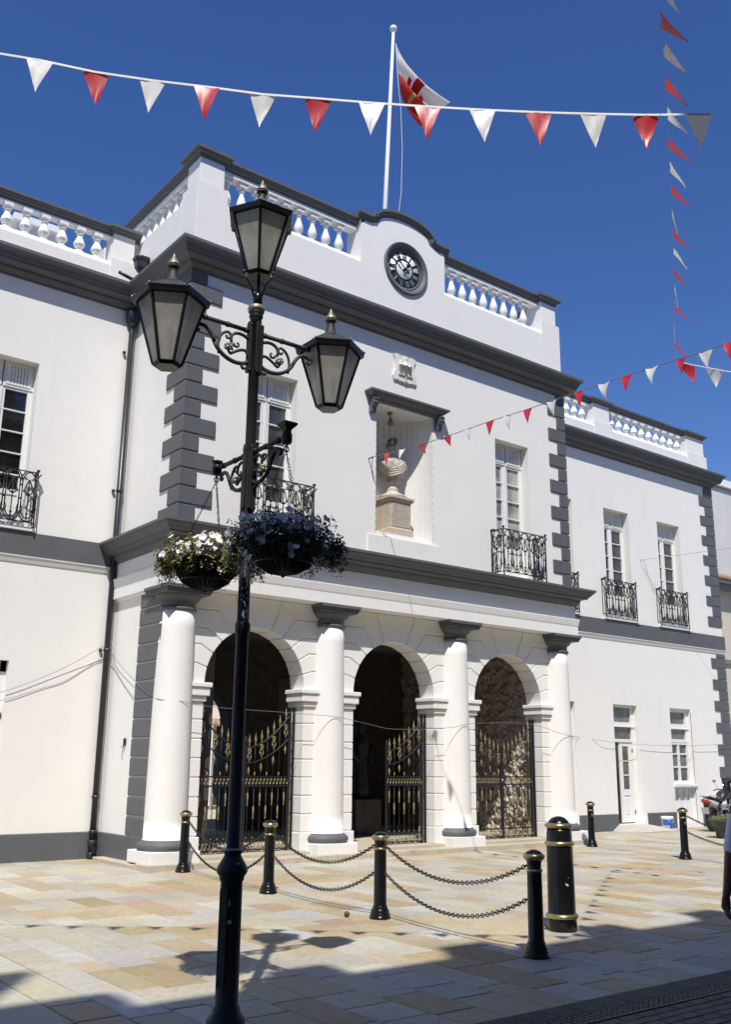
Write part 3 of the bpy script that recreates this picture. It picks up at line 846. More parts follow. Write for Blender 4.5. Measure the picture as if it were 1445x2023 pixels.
# coat of arms
AX, AZ = 12.155, 9.655
m = MB()
sh = [(-.26, .33), (-.17, .365), (-.09, .335), (0, .37), (.09, .335), (.17, .365), (.26, .33), (.225, .24), (.21, .12), (.215, 0), (.25, -.10), (.275, -.20), (.245, -.30), (.17, -.285), (.10, -.31), (.03, -.30), (0, -.33), (-.03, -.30), (-.10, -.31), (-.17, -.285), (-.245, -.30), (-.275, -.20), (-.25, -.10), (-.215, 0), (-.21, .12), (-.225, .24)]
m.prism([(AX+u*1.2, AZ+v*.9) for u, v in sh], lambda u, v, t: (u, t, v), YW-.045, YW+.01)
part(m, 'coat_of_arms', CREST, bevel=.012)
arms = [o for o in B.children if o.name.startswith('coat_of_arms')][0]
m = MB()
for du, w, z0, z1 in ((-.12, .045, -.10, .18), (0, .055, -.10, .25), (.12, .045, -.10, .15)):
    m.lathe([(w, AZ+z0), (w, AZ+.08), (w+.012, AZ+.085), (w+.012, AZ+.105), (w, AZ+.11), (w*.85, AZ+z1-.03), (w*.98, AZ+z1-.02), (w*.98, AZ+z1), (w*.8, AZ+z1)], (AX+du, YW-.045), 12)
m.box(AX-.19, AX+.19, YW-.075, YW-.04, AZ-.13, AZ-.10)
m.tube([(AX, YW-.06, AZ-.13), (AX, YW-.06, AZ-.25)], .008, 6); m.box(AX, AX+.04, YW-.066, YW-.05, AZ-.25, AZ-.20)
part(m, 'castle_relief', CREST, parent=arms)

# ------------------------------------------------------------------ clock
ring = MB()
def ringlathe(m, prof, n=56): m.lathe(prof, (CXc, CZ), n, axis='y', base=YW, cap=False)
ringlathe(ring, [(.605, .01), (.61, -.03), (.60, -.05), (.575, -.055), (.565, -.045), (.545, -.045), (.535, -.035), (.505, -.02), (.495, .0), (.475, .05), (.47, .075), (.60, .075), (.605, .01)])
CLK = part(ring, 'clock', GREY)
m = MB(); m.lathe([(.475, .052), (.475, .09)], (CXc, CZ), 56, axis='y', base=YW)
part(m, 'clock_dial', TRIM, parent=CLK)
BLK = BLACK
m = MB()
def annulus(m, r0, r1, y, n=72):
    vs = []; fs = []
    for k in range(n):
        a = 2*PI*k/n; vs += [(CXc+r0*math.cos(a), YW+y, CZ+r0*math.sin(a)), (CXc+r1*math.cos(a), YW+y, CZ+r1*math.sin(a))]
    for k in range(n): j = (k+1) % n; fs.append((2*k, 2*j, 2*j+1, 2*k+1))
    m.add(vs, fs)
annulus(m, .405, .474, .046); annulus(m, .222, .258, .046)
part(m, 'clock_rim', BLK, parent=CLK)
m = MB()
for k in range(60):
    a = 2*PI*k/60; r0, r1 = .432, .450; w = .011
    d = Vector((math.cos(a), math.sin(a))); e = Vector((-d.y, d.x))*w
    pts = [d*r0-e, d*r1-e, d*r1+e, d*r0+e]
    m.add([(CXc+p.x, YW+.042, CZ+p.y) for p in pts], [(0, 1, 2, 3)])
part(m, 'minute_marks', TRIM, parent=CLK)
m = MB(); num = ['XII', 'I', 'II', 'III', 'IV', 'V', 'VI', 'VII', 'VIII', 'IX', 'X', 'XI']
CW = {'I': .029, 'V': .062, 'X': .062}
for h, s in enumerate(num):
    a = PI/2-2*PI*h/12; d = Vector((math.cos(a), math.sin(a))); e = Vector((d.y, -d.x))
    tot = sum(CW[c] for c in s); u = -tot/2; H = .145
    def stroke(u0, v0, u1, v1, w, m=m, d=d, e=e):
        p0 = e*u0+d*(.263+v0*H); p1 = e*u1+d*(.263+v1*H); t = (p1-p0).normalized(); q = Vector((-t.y, t.x))*w
        m.add([(CXc+p.x, YW+.044, CZ+p.y) for p in (p0-q, p1-q, p1+q, p0+q)], [(0, 1, 2, 3)])
    for c in s:
        w = CW[c]
        if c == 'I': stroke(u+w/2, 0, u+w/2, 1.04, .0115)
        elif c == 'V': stroke(u+.008, 1.06, u+w/2, 0, .0115); stroke(u+w-.008, 1.06, u+w/2, 0, .007)
        else: stroke(u+.008, 1.06, u+w-.008, 0, .0115); stroke(u+w-.008, 1.06, u+.008, 0, .007)
        u += w
part(m, 'numerals', BLK, parent=CLK)
def hand(ang, L, tail, w, blob):
    m = MB(); a = PI/2-R(ang); d = Vector((math.cos(a), math.sin(a))); e = Vector((d.y, -d.x))
    def P(u, v): p = d*u+e*v; return (CXc+p.x, CZ+p.y)
    poly = [P(-tail, -w*1.1), P(-tail, w*1.1), P(-.03, w*.5), P(L*.35, w*.5), P(L*.55, w*blob), P(L*.72, w*.5), P(L, 0), P(L*.72, -w*.5), P(L*.55, -w*blob), P(L*.35, -w*.5), P(-.03, -w*.5)]
    m.prism(poly, lambda u, v, t: (u, t, v), YW-.004, YW+.008)
    part(m, 'clock_hand', BLK, parent=CLK)
hand(38, .22, .06, .034, 1.7); hand(310, .40, .13, .020, 1.3)
m = MB(); m.lathe([(.035, -.012), (.035, .045)], (CXc, CZ), 14, axis='y', base=YW); part(m, 'clock_hub', BLK, parent=CLK)

# ------------------------------------------------------------------ upper french windows
def french_window(x0, x1, zt, yw, dep, glass, glass2):
    """double leaf window under a louvred panel, set back in its opening"""
    y = yw+dep; w = x1-x0; xc = (x0+x1)/2
    f = MB(); zb = 5.62; zp = zt-.52
    f.box(x0, x0+.05, y-.03, y+.05, zb, zp); f.box(x1-.085, x1, y-.03, y+.05, zb, zp)
    f.box(xc-.105, xc-.005, y-.022, y+.03, zb, zp); f.box(xc+.005, xc+.075, y-.022, y+.03, zb, zp); f.box(xc-.03, xc+.02, y-.045, y-.02, zb, zp)
    f.box(x0+.05, x0+.085, y-.02, y+.03, zb, zp)
    f.box(x0, x1, y-.02, y+.03, zb, zb+.12); f.box(x0, x1, y-.02, y+.03, zb+.62, zb+.72)
    zs = [zp-.4*k for k in range(1, 5)]
    for z in zs: f.box(x0+.05, x1-.07, y-.026, y+.02, z-.012, z+.014)
    f.box(x0, x1, y-.024, y+.04, zp-.015, zp+.03)
    win = part(f, 'window', JOIN, bevel=.004)
    g = MB(); g.quad((x0, y+.012, zb+.7), (xc, y+.012, zb+.7), (xc, y+.012, zp), (x0, y+.012, zp)); g.quad((xc, y+.012, zb+.7), (x1, y+.012, zb+.7), (x1, y+.012, zp), (xc, y+.012, zp))
    part(g, 'pane', glass, parent=win)
    g = MB(); g.box(x0+.02, x1-.02, y-.004, y+.02, zb+.1, zb+.64); part(g, 'lower_panel', JOIN, parent=win)
    p = MB()
    for a, b in ((x0, xc-.012), (xc+.012, x1)):
        p.box(a, b, y-.045, y+.02, zp+.032, zt)
        s = .05; p.box(a+.045, b-.045, y-.057, y-.044, zp+.075, zt-.045)
    lp = part(p, 'louvre_panel', JOIN, parent=win, bevel=.004)
    q = MB()
    for a, b in ((x0, xc-.012), (xc+.012, x1)):
        for k in range(6):
            u = a+(b-a)*(.24+.52*k/5)
            q.box(u-.0035, u+.0035, y-.0585, y-.0565, zp+.115, zt-.09)
            for zz in (zp+.115, (zp+zt)/2, zt-.09): q.box(u-.008, u+.008, y-.059, y-.0572, zz-.008, zz+.008)
    part(q, 'louvre_slots', SCREEN, parent=lp)
    # plaster bead at reveal edge
    return win
french_window(*LW, 8.75, YW, .27, PANE, PANE)
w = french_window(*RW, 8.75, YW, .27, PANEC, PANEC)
french_window(*LWW, 8.735, YG, .27, PANED, PANED)
for W_ in (R0, RA, RB): french_window(*W_, 8.76, YG, .27, PANE, PANE)
# central right window: cream reflection is painted into its pane colour
# ------------------------------------------------------------------ ground floor openings
def lower_window(x0, x1, zt, zb, y):
    f = MB(); xc = (x0+x1)/2
    f.box(x0, x0+.07, y-.03, y+.06, zb, zt); f.box(x1-.14, x1, y-.03, y+.06, zb, zt)
    for z0, z1 in ((zt-.10, zt), (2.70, 2.83), (2.31, 2.40), (1.16, 1.26)): f.box(x0, x1, y-.035, y+.06, z0, z1)
    f.box(x0+.02, x1-.02, y-.06, y+.0, 2.68, 2.715)
    f.box(xc-.075, xc+.015, y-.025, y+.04, 1.2, 2.35)
    for z in (1.63, 1.99): f.box(x0, x1-.1, y-.02, y+.03, z-.02, z+.02)
    f.box(x0, x1-.12, y-.028, y, 2.25, 2.30)
    win = part(f, 'window', JOIN, bevel=.005)
    g = MB()
    for z0, z1 in ((2.8, zt), (2.38, 2.72)): g.quad((x0, y+.02, z0), (x1, y+.02, z0), (x1, y+.02, z1), (x0, y+.02, z1))
    g.quad((x0, y+.02, 1.2), (x1, y+.02, 1.2), (x1, y+.02, 2.35), (x0, y+.02, 2.35))
    part(g, 'pane', PANEG, parent=win)
    s = MB(); s.box(x0-.03, x1+.04, YG-.06, y+.03, 1.09, 1.155); s.box(x0-.01, x1+.02, YG-.02, y+.03, 1.04, 1.09)
    part(s, 'sill', JOIN, parent=win, bevel=.006)
    b = MB(); b.box(x0+.02, x1-.02, y-.0, y+.05, .1, 1.04)
    for u in (x0+.02, x0+.33, x0+.62, x1-.16): b.box(u, u+.05, y-.035, y, .1, 1.035)
    part(b, 'apron_panel', JOIN, parent=win, bevel=.006)
lower_window(*RN, 3.26, .10, YG+.14)
def door(x0, x1, zt, y):
    f = MB(); xc = x0+.30
    f.box(x0, x0+.06, y-.03, y+.06, 2.28, zt); f.box(x1-.13, x1, y-.03, y+.06, .16, zt)
    for z0, z1 in ((zt-.06, zt), (2.70, 2.80), (2.27, 2.35)): f.box(x0, x1, y-.035, y+.06, z0, z1)
    f.box(x0+.02, x1-.02, y-.06, y+.0, 2.67, 2.705)
    fr = part(f, 'door', JOIN, bevel=.005)
    g = MB()
    for z0, z1 in ((2.78, zt), (2.34, 2.71)): g.quad((x0, y+.02, z0), (x1, y+.02, z0), (x1, y+.02, z1), (x0, y+.02, z1))
    part(g, 'transom_pane', PANEG, parent=fr)
    a, b = x0+.36, x1-.13
    l = MB()
    l.box(a, a+.13, y-.01, y+.035, .19, 2.27); l.box(b-.15, b, y-.01, y+.035, .19, 2.27)
    for z0, z1 in ((2.16, 2.27), (1.76, 1.79), (1.39, 1.42), (.88, 1.04), (.19, .34)): l.box(a+.13, b-.15, y-.01, y+.035, z0, z1)
    l.box(a+.13, b-.15, y+.008, y+.03, .34, .88); l.box(a+.165, b-.185, y-.004, y+.03, .40, .82)
    leaf = part(l, 'door_leaf', JOIN, parent=fr, bevel=.005)
    g = MB(); g.quad((a+.11, y+.012, 1.0), (b-.13, y+.012, 1.0), (b-.13, y+.012, 2.2), (a+.11, y+.012, 2.2)); part(g, 'pane', PANEG, parent=fr)
    g = MB(); g.quad((x0+.03, y+.03, .19), (x0+.37, y+.03, .19), (x0+.37, y+.03, 2.27), (x0+.03, y+.03, 2.27)); part(g, 'side_pane', PANED, parent=fr)
    d = MB(); d.box(x0+.0, x0+.02, y-.08, y+.5, .16, 2.27); d.box(x0+.18, x0+.2, y-.02, y+.4, .16, 2.27); d.box(x0, x0+.2, y+.4, y+.5, .16, 2.27)
    part(d, 'open_leaf_edge', DARK, parent=fr)
    h = MB(); h.box(b-.005, b+.02, y-.03, y, .40, .50); h.box(b-.005, b+.02, y-.03, y, 2.0, 2.1); part(h, 'hinge', STEEL, parent=fr)
door(*RD, 3.255, YG+.16)
for x0, x1 in (LWL, RM):
    f = MB(); f.box(x0, x1, YG+.16, YG+.2, .12, 3.28); f.box(x1-.1, x1, YG+.13, YG+.17, .12, 3.28); f.box(x0, x1, YG+.13, YG+.17, 3.1, 3.28); f.box(x0, x1, YG+.13, YG+.17, 2.3, 2.4)
    part(f, 'window', JOIN)
m = MB()   # security camera in the left lower reveal
m.ball((5.10, YG+.06, 3.20), .035)
part(m, 'dome_camera', MBLACK)
# cream door surround on the right wing
m = MB(); m.box(RD[1]+.02, RD[1]+.17, YG-.035, YG+.01, -.0, .30); m.box(RD[1]+.005, RD[1]+.06, YG-.012, YG+.02, .1, 3.2)
part(m, 'door_surround', TRIM, bevel=.006)
m = MB(); m.box(RN[1]+.0, RN[1]+.10, YG-.015, YG+.02, .1, 3.2); m.box(RN[0]-.02, RN[1]+.2, YG-.02, YG+.02, -.02, .14)
part(m, 'window_surround', TRIM, bevel=.006)
# sloping threshold
m = MB()
m.add([(21.45, 16.82, .15), (22.60, 16.82, .15), (23.1, 16.0, .012), (21.2, 16.0, .012), (21.45, 17.0, .15), (22.60, 17.0, .15)], [(0, 1, 2, 3), (0, 4, 5, 1)])
m.add([(21.45, 16.82, .15), (21.2, 16.0, .012), (21.2, 16.82, 0)], [(0, 1, 2)]); m.add([(22.60, 16.82, .15), (23.1, 16.0, .012), (23.3, 16.82, 0)], [(0, 1, 2)])
tag(m.build('ramp', paint('worn ramp screed', (.48, .45, .39), .8, .12, .3, 6, 40)), kind='structure')

# ------------------------------------------------------------------ balcony railings
def rail_unit(m, u0, w, z0, h, fn, r=.0125):
    """one repeat of the cast pattern; fn(u,z)->xyz"""
    def T(pts, rr=r, n=4): m.tube([fn(u0+p[0], z0+p[1]) for p in pts], rr, n)
    c = w/2
    # bottom nested loops
    T([(c+(c-.01)*math.cos(R(a)), .16+(-.145)*math.sin(R(a))) for a in range(0, 181, 18)])
    T([(c+(c-.05)*math.cos(R(a)), .165-.10*math.sin(R(a))) for a in range(0, 181, 20)])
    # central stem
    T([(c, 0), (c, h*.80)], r*.8)
    for zz, b in ((.10, .020), (.15, .026), (.36*h, .013), (.47*h, .018), (.56*h, .022), (.66*h, .018), (.72*h, .014)): m.ball(fn(u0+c, z0+zz), b, 6, 4)
    # heart scrolls
    for s in (-1, 1):
        T([(c+s*x, z) for x, z in bez((0, .53*h), (.05, .55*h), (c*.62, .60*h), (c*.42, .68*h), 7)])
        T([(c+s*x, z) for x, z in bez((c*.42, .68*h), (c*.30, .76*h), (c*.1, .78*h), (.006, .84*h), 6)])
        T([(c+s*x, .17*0+z) for x, z in spiral(c*.52, .60*h, .004, .028, 90, 460, 8)], r*.8)
        T([(c+s*x, z) for x, z in spiral(c*.46, .86*h, .004, .034, 200, -170, 9)], r*.8)
        # arch springing from boundary bars up to the rail
        T([(c+s*x, z) for x, z in bez((c-.022, .72*h), (c-.01, .84*h), (c*.55, .99*h), (0, .985*h), 9)])
        T([(c+s*x, z) for x, z in bez((c-.022, .72*h), (c-.03, .86*h), (c+.03, .95*h), (c+.06, .985*h), 5)])
        # paired side bars
        T([(c+s*(c-.022), .17), (c+s*(c-.022), .74*h)])
        T([(c+s*(c-.03), .30), (c+s*(c-.05), .22), (c+s*(c-.03), .14)], r*.8)
    for u in (0, w): m.ball(fn(u0+u, z0+.45*h), .018, 6, 4); m.ball(fn(u0+u, z0+.72*h), .018, 6, 4); m.ball(fn(u0+u, z0+.17), .018, 6, 4)
def balcony(x0, x1, yw, d=.38, z0=5.64, z1=6.57, nu=5):
    yf = yw-d; h = z1-z0
    P = MB()
    for x in (x0, x1):
        P.tube([(x, yf, z0-.06), (x, yf, z1+.02)], .014, 8); P.lathe([(.012, 0), (.03, .03), (.036, .045), (.012, .055)], (x, yf), 8, base=z1+.01)
        P.tube([(x, yw-.01, z0-.02), (x, yw-.01, z1)], .011, 6)
        P.ball((x, yf, z0-.07), .022, 8, 5)
    for z in (z0, z1):
        P.box(x0, x1, yf-.009, yf+.009, z-.008, z+.010)
        for x in (x0, x1): P.box(x-.009, x+.009, yf, yw, z-.008, z+.010)
    P.box(x0-.02, x0+.02, yw-.10, yw+.02, z1-.02, z1+.035); P.box(x1-.02, x1+.02, yw-.10, yw+.02, z1-.02, z1+.035)
    o = part(P, 'balcony_railing', IRON)
    L = x1-x0; w = L/nu
    for k in range(nu):
        m = MB(); rail_unit(m, k*w, w, z0, h, lambda u, z: (x0+u, yf, z)); part(m, 'scroll_panel', IRON, parent=o)
    for x in (x0, x1):
        if d < .2: continue
        m = MB(); rail_unit(m, .05, d-.07, z0, h, lambda u, z: (x, yf+u, z)); part(m, 'scroll_panel', IRON, parent=o)
balcony(14.635, 15.965, YW, .37)
balcony(24.32-15.965, 24.32-14.635, YW, .37)
balcony(4.05, 5.45, YG, .14, 5.69, 6.61)
balcony(18.80, 20.13, YG, .14, 5.69, 6.64); balcony(21.28, 22.62, YG, .14, 5.69, 6.65); balcony(23.76, 25.10, YG, .14, 5.69, 6.65)
for a, b in ((3.9, 5.52), (18.9, 20.25), (21.3, 22.80), (23.75, 25.3)):
    m = MB(); m.box(a, b, YG-.10, YG+.3, 5.552, 5.62); part(m, 'balcony_ledge', TRIM, bevel=.006)
for a, b in ((LW[0]-.05, LW[1]+.05), (RW[0]-.05, RW[1]+.05)):
    m = MB(); m.box(a, b, YW-.03, YW+.3, 5.59, 5.63); part(m, 'balcony_ledge', TRIM, bevel=.006)

# ------------------------------------------------------------------ gates
GY = 14.97
def up_curve(t, rise=.62):               # t 0 at meeting stile .. 1 at hinge
    return 1.885+rise*(t**1.9)
def lo_curve(t): return 1.625+.47*(t**1.9)
def spear(m, x, z, s=1.0):
    m.lathe([(.008, 0), (.016*s, .012), (.009, .03), (.018*s, .045), (.010, .06), (.024*s, .085), (.028*s, .10), (.013, .15*s), (.0005, .24*s)], (x, GY), 8, base=z)
def motif(m, x, z):
    m.tube([(x+.032*math.cos(2*PI*k/12), GY-.012, z+.19+.032*math.sin(2*PI*k/12)) for k in range(12)], .008, 5, closed=True)
    m.ball((x, GY-.014, z+.19), .014, 8, 5)
    for s in (-1, 1):
        m.tube([(x+s*a, GY-.012, z+b) for a, b in bez((.004, .15), (.03, .13), (.055, .07), (.012, .035), 7)], .008, 5)
        m.tube([(x+s*a, GY-.012, z+b) for a, b in spiral(.024, .075, .003, .020, 60, 400, 8)], .006, 4)
    m.ball((x, GY-.012, z+.02), .013, 6, 4); m.ball((x, GY-.012, z-.005), .010, 6, 4); m.ball((x, GY-.012, z+.145), .012, 6, 4)
def gate_leaf(xm, xh):
    """xm meeting stile, xh hinge stile"""
    sg = 1 if xh > xm else -1; L = abs(xh-xm)
    X = lambda t: xm+sg*L*t
    f = MB()
    f.box(min(xm, xm+sg*.035), max(xm, xm+sg*.035), GY-.018, GY+.018, .17, 2.00)
    f.lathe([(.022, 2.0), (.026, 2.02), (.02, 2.06), (.0005, 2.10)], (xm+sg*.018, GY), 8)
    f.box(min(xh, xh-sg*.045), max(xh, xh-sg*.045), GY-.022, GY+.022, .17, 2.62)
    for z0, z1 in ((.185, .205), (.345, .37), (1.235, 1.262), (1.392, 1.415)): f.box(min(xm, xh), max(xm, xh), GY-.016, GY+.016, z0, z1)
    n = 7
    xs = [X((k+.72)/(n+.55)) for k in range(n)]
    for k, x in enumerate(xs):
        t = abs(x-xm)/L
        f.tube([(x, GY, .37), (x, GY, 1.24)], .0075, 5); f.tube([(x, GY, 1.41), (x, GY, up_curve(t))], .0065, 5)
        for z in (.56, 1.15): f.ball((x, GY, z), .012, 6, 4)
    f.tube([(X(t/16), GY-.0, up_curve(t/16)) for t in range(17)], .016, 6)
    f.tube([(X(t/16), GY-.0, lo_curve(t/16)) for t in range(17)], .012, 6)
    # twisted bottom bar
    f.tube([(X(k/40), GY+.010*math.sin(k*.9), .172+.010*math.cos(k*.9)) for k in range(41)], .007, 4)
    g = part(f, 'gate_leaf', IRON)
    for k, x in enumerate(xs):
        t = abs(x-xm)/L
        gm = MB(); spear(gm, x, up_curve(t)+.012, .95); part(gm, 'spear_finial', GILT, parent=g); gm = MB()
        if k % 2 == 0:
            zc = lo_curve(t)+(up_curve(t)-lo_curve(t))*.5-.10
            motif(gm, x, zc); part(gm, 'gilded_motif', GILT, parent=g); gm = MB()
            gm.lathe([(.008, 0), (.015, .012), (.009, .03), (.024, .06), (.026, .075), (.012, .11), (.0005, .165)], (x, GY), 8, base=lo_curve(t)-.20); part(gm, 'lower_finial', GILT, parent=g); gm = MB()
        else:
            gm.ball((x, GY, 1.435), .013, 6, 4); gm.ball((x, GY, 1.46), .016, 6, 4, 1.3); gm.ball((x, GY, 1.475), .012, 6, 4); part(gm, 'gilded_knob', GILT, parent=g); gm = MB()
        z0 = .92 if k % 2 == 0 else .70
        gm.lathe([(.006, 0), (.014, .008), (.014, .02), (.008, .03), (.010, .05), (.015, .10), (.019, .15), (.013, .185), (.010, .19), (.014, .205), (.008, .215)], (x, GY), 8, base=z0)
        part(gm, 'gilded_spindle', GILT, parent=g)
        gm = MB(); gm.ball((x, GY, .39), .014, 6, 4); part(gm, 'gilded_knob', GILT, parent=g)
    q = 13
    for (zb, hh) in ((1.268, .115), (.21, .13)):
        sm = MB()
        for k in range(q):
            x = X((k+.6)/(q+.2))
            pts = bez((x-.022, GY-.012, zb+.015), (x+.03, GY-.012, zb-.01), (x-.02, GY-.012, zb+hh+.01), (x+.030, GY-.012, zb+hh-.015), 8)
            sm.tube(pts, [.005, .008, .010, .011, .010, .009, .008, .007, .005], 5)
            sm.ball((x-.022, GY-.012, zb+.03), .010, 6, 4); sm.ball((x+.032, GY-.012, zb+hh-.03), .010, 6, 4)
        part(sm, 'gilded_scrollwork', GILT, parent=g)
    return g
def gate_post(xj, sg):      # fixed ladder frame against the jamb
    m = MB(); m.box(min(xj, xj+sg*.03), max(xj, xj+sg*.03), GY-.02, GY+.02, .16, 2.62)
    for z in (.40, .62, 1.0, 1.25, 1.55, 1.85, 2.08, 2.33, 2.58): m.box(min(xj, xj+sg*.10), max(xj, xj+sg*.10), GY-.008, GY+.008, z, z+.014)
    part(m, 'gate_post', IRON)
for i, c in enumerate(AC):
    a, b = c-AR+.01, c+AR-.01
    ha, hb = a+.02, b-.11
    mid = (ha+hb)/2
    if i != 1: gate_leaf(mid-.004, ha)
    gate_leaf(mid+.004 if i != 1 else mid, hb)
    gate_post(b-.03, -1)
    if i == 2:
        m = MB(); m.box(mid-.07, mid+.07, GY-.03, GY+.03, 1.235, 1.415); o = part(m, 'gate_lock', IRON, bevel=.004)
        m = MB(); m.lathe([(.022, -.036), (.022, -.02)], (mid+.0, 1.33), 10, axis='y', base=GY); part(m, 'lock_cylinder', CHROME, parent=o)

# ------------------------------------------------------------------ inside the portico
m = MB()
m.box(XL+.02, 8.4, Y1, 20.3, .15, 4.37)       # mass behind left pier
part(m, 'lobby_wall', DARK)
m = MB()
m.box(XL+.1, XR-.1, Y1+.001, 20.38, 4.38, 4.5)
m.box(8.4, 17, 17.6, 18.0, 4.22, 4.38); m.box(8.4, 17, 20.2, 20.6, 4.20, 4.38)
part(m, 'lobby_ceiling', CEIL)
m = MB()
for x, y in ((9.3, 16.4), (9.9, 18.9), (12.6, 16.6)):
    m = MB(); m.lathe([(.16, 4.36), (.17, 4.375), (.17, 4.379)], (x, y), 18); part(m, 'ceiling_light', TRIM)
# back wall with the rear arch
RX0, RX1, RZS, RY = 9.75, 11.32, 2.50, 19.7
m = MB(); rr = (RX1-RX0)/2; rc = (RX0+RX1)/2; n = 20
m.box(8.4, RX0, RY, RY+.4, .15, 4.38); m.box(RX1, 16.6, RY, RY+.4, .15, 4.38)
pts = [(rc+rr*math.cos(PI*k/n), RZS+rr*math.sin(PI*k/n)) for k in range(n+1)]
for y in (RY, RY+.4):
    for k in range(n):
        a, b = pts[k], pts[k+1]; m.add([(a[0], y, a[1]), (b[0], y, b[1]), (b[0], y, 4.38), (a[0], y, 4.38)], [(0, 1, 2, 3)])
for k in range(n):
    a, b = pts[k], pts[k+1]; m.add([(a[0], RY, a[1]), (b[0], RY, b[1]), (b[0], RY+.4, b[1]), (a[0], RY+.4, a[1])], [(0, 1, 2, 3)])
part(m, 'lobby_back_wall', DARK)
m = MB(); m.box(12.6, 13.9, RY-.04, RY-.001, 2.7, 3.6); part(m, 'wall_plaque', CEIL, bevel=.02)
# rubble wall on the right, roughly hewn
rnd = random.Random(2)
m = MB(); nx, nz = 90, 66
def rk(u, z):
    return .05*math.sin(u*9+3*math.sin(z*7))*math.sin(z*11+2*math.sin(u*5))+.03*math.sin(u*31+z*17)*math.sin(z*27-u*9)
vs = []
for j in range(nz+1):
    for i in range(nx+1):
        y = Y1-.02+(RY-Y1+.02)*i/nx; z = .15+4.25*j/nz
        vs.append((16.50+rk(y, z)+rnd.uniform(-.022, .022), y, z))
m.add(vs, [(j*(nx+1)+i, j*(nx+1)+i+1, (j+1)*(nx+1)+i+1, (j+1)*(nx+1)+i) for j in range(nz) for i in range(nx)])
m.box(16.62, 17.17, Y1, RY+.4, .15, 4.37)
part(m, 'rubble_wall', RUBBLE)
m = MB()
# statue group inside, a dark silhouette on a block
def statue():
    m = MB()
    m.box(12.9, 13.7, 17.0, 17.6, .15, .95)
    return m
o = empty('statue', (13.3, 17.3, .155)); tag(o, 'dark statue of a standing figure on a block inside the middle arch', 'statue')
st = MB(); st.box(12.95, 13.65, 17.0, 17.6, .155, .9); st.build('pedestal', DARK, o, bevel=.02)
st = MB(); st.lathe([(.20, .9), (.19, 1.1), (.15, 1.5), (.14, 1.75), (.19, 2.0), (.20, 2.12), (.08, 2.24), (.06, 2.3), (.09, 2.36), (.10, 2.45), (.07, 2.54), (.001, 2.57)], (13.3, 17.3), 14)
st.tube([(13.48, 17.3, 2.12), (13.54, 17.25, 1.85), (13.46, 17.12, 1.65)], [.06, .05, .035], 8); st.tube([(13.12, 17.3, 2.12), (13.0, 17.2, 1.85), (13.1, 17.1, 1.65)], [.06, .05, .035], 8)
st.build('figure', IRON, o)

# ------------------------------------------------------------------ downpipes
def downpipe():
    m = MB(); x, y = 7.02, YG-.085
    m.tube([(x, y, .02), (x, y, 9.93)], .055, 12)
    for z in (.42, 1.0, 3.55, 6.55, 4.98): m.lathe([(.055, z), (.068, z+.005), (.068, z+.06), (.055, z+.065)], (x, y), 12)
    for z in (.02, .22): m.lathe([(.07, z), (.075, z+.01), (.075, z+.09), (.06, z+.10)], (x, y), 12)
    m.lathe([(.055, 9.86), (.06, 9.90), (.085, 9.96), (.085, 9.99), (.11, 10.04), (.14, 10.10), (.15, 10.16), (.15, 10.24), (.12, 10.28)], (x, y), 8, smooth=False)
    for z in (3.58, 6.58, 9.4): m.ball((x-.10, y+.05, z), .035, 8, 6)
    m.box(x-.03, x+.03, y-.10, y-.04, .10, .22)
    part(m, 'downpipe', PIPE, label='tall dark downpipe in the inner corner of the left wing')
    m = MB(); x, y = 7.03, YG-.30
    m.lathe([(.05, 10.85), (.055, 10.95), (.05, 10.97), (.055, 11.0), (.08, 11.05), (.14, 11.13), (.15, 11.22), (.15, 11.26), (.19, 11.30), (.19, 11.34), (.16, 11.345)], (x, y), 8, smooth=False, flat=True)
    part(m, 'hopper_head', PIPE)
    m = MB(); m.tube([(6.55, YG-.34, 10.89), (6.95, YG-.34, 10.80)], .035, 8); part(m, 'roof_spout', PIPE)
downpipe()

# white rooftop block behind the left balustrade
m = MB(); m.box(7.10, 7.14, 15.89, 15.93, 1.90, 2.02); m.tube([(7.11, 15.9, 1.92), (7.10, 15.96, 1.86), (7.12, 16.03, 1.9)], .004, 4); m.tube([(7.11, 15.92, 1.90), (7.10, 15.94, 1.72), (7.125, 15.97, 1.66)], .004, 4)
part(m, 'cable_end', IRON)
o = empty('rooftop_stack', (5.5, 19.0, 10.7)); tag(o, 'white rendered rooftop block with a ledge seen through the left balustrade', 'chimney')
m = MB(); m.box(5.15, 6.0, 18.7, 19.6, 10.7, 12.50); m.build('stack_body', WHITE, o, bevel=.01)
m = MB(); m.box(5.05, 6.1, 18.6, 19.7, 12.50, 12.66); m.build('stack_cap', TRIM, o, bevel=.01)

# ------------------------------------------------------------------ bust and pedestal in the niche
PX0, PY0 = 12.25, YW+.50
ped = empty('bust_pedestal', (PX0, PY0, 6.02)); tag(ped, 'square inscribed stone pedestal standing in the niche under the bust', 'pedestal')
m = MB(); m.box(PX0-.66, PX0+.36, PY0-.34, PY0+.18, 6.02, 6.14); m.build('white_block', TRIM, ped, bevel=.006)
m = MB()
m.box(PX0-.305, PX0+.305, PY0-.33, PY0+.30, 6.14, 6.26)
m.add([(PX0-.305, PY0-.33, 6.26), (PX0+.305, PY0-.33, 6.26), (PX0+.305, PY0+.3, 6.26), (PX0-.305, PY0+.3, 6.26), (PX0-.275, PY0-.29, 6.30), (PX0+.275, PY0-.29, 6.30), (PX0+.275, PY0+.28, 6.30), (PX0-.275, PY0+.28, 6.30)], [(0, 1, 5, 4), (1, 2, 6, 5), (2, 3, 7, 6), (3, 0, 4, 7)])
m.box(PX0-.275, PX0+.275, PY0-.29, PY0+.28, 6.30, 6.86)
m.build('shaft', PEDEST, ped, bevel=.008)
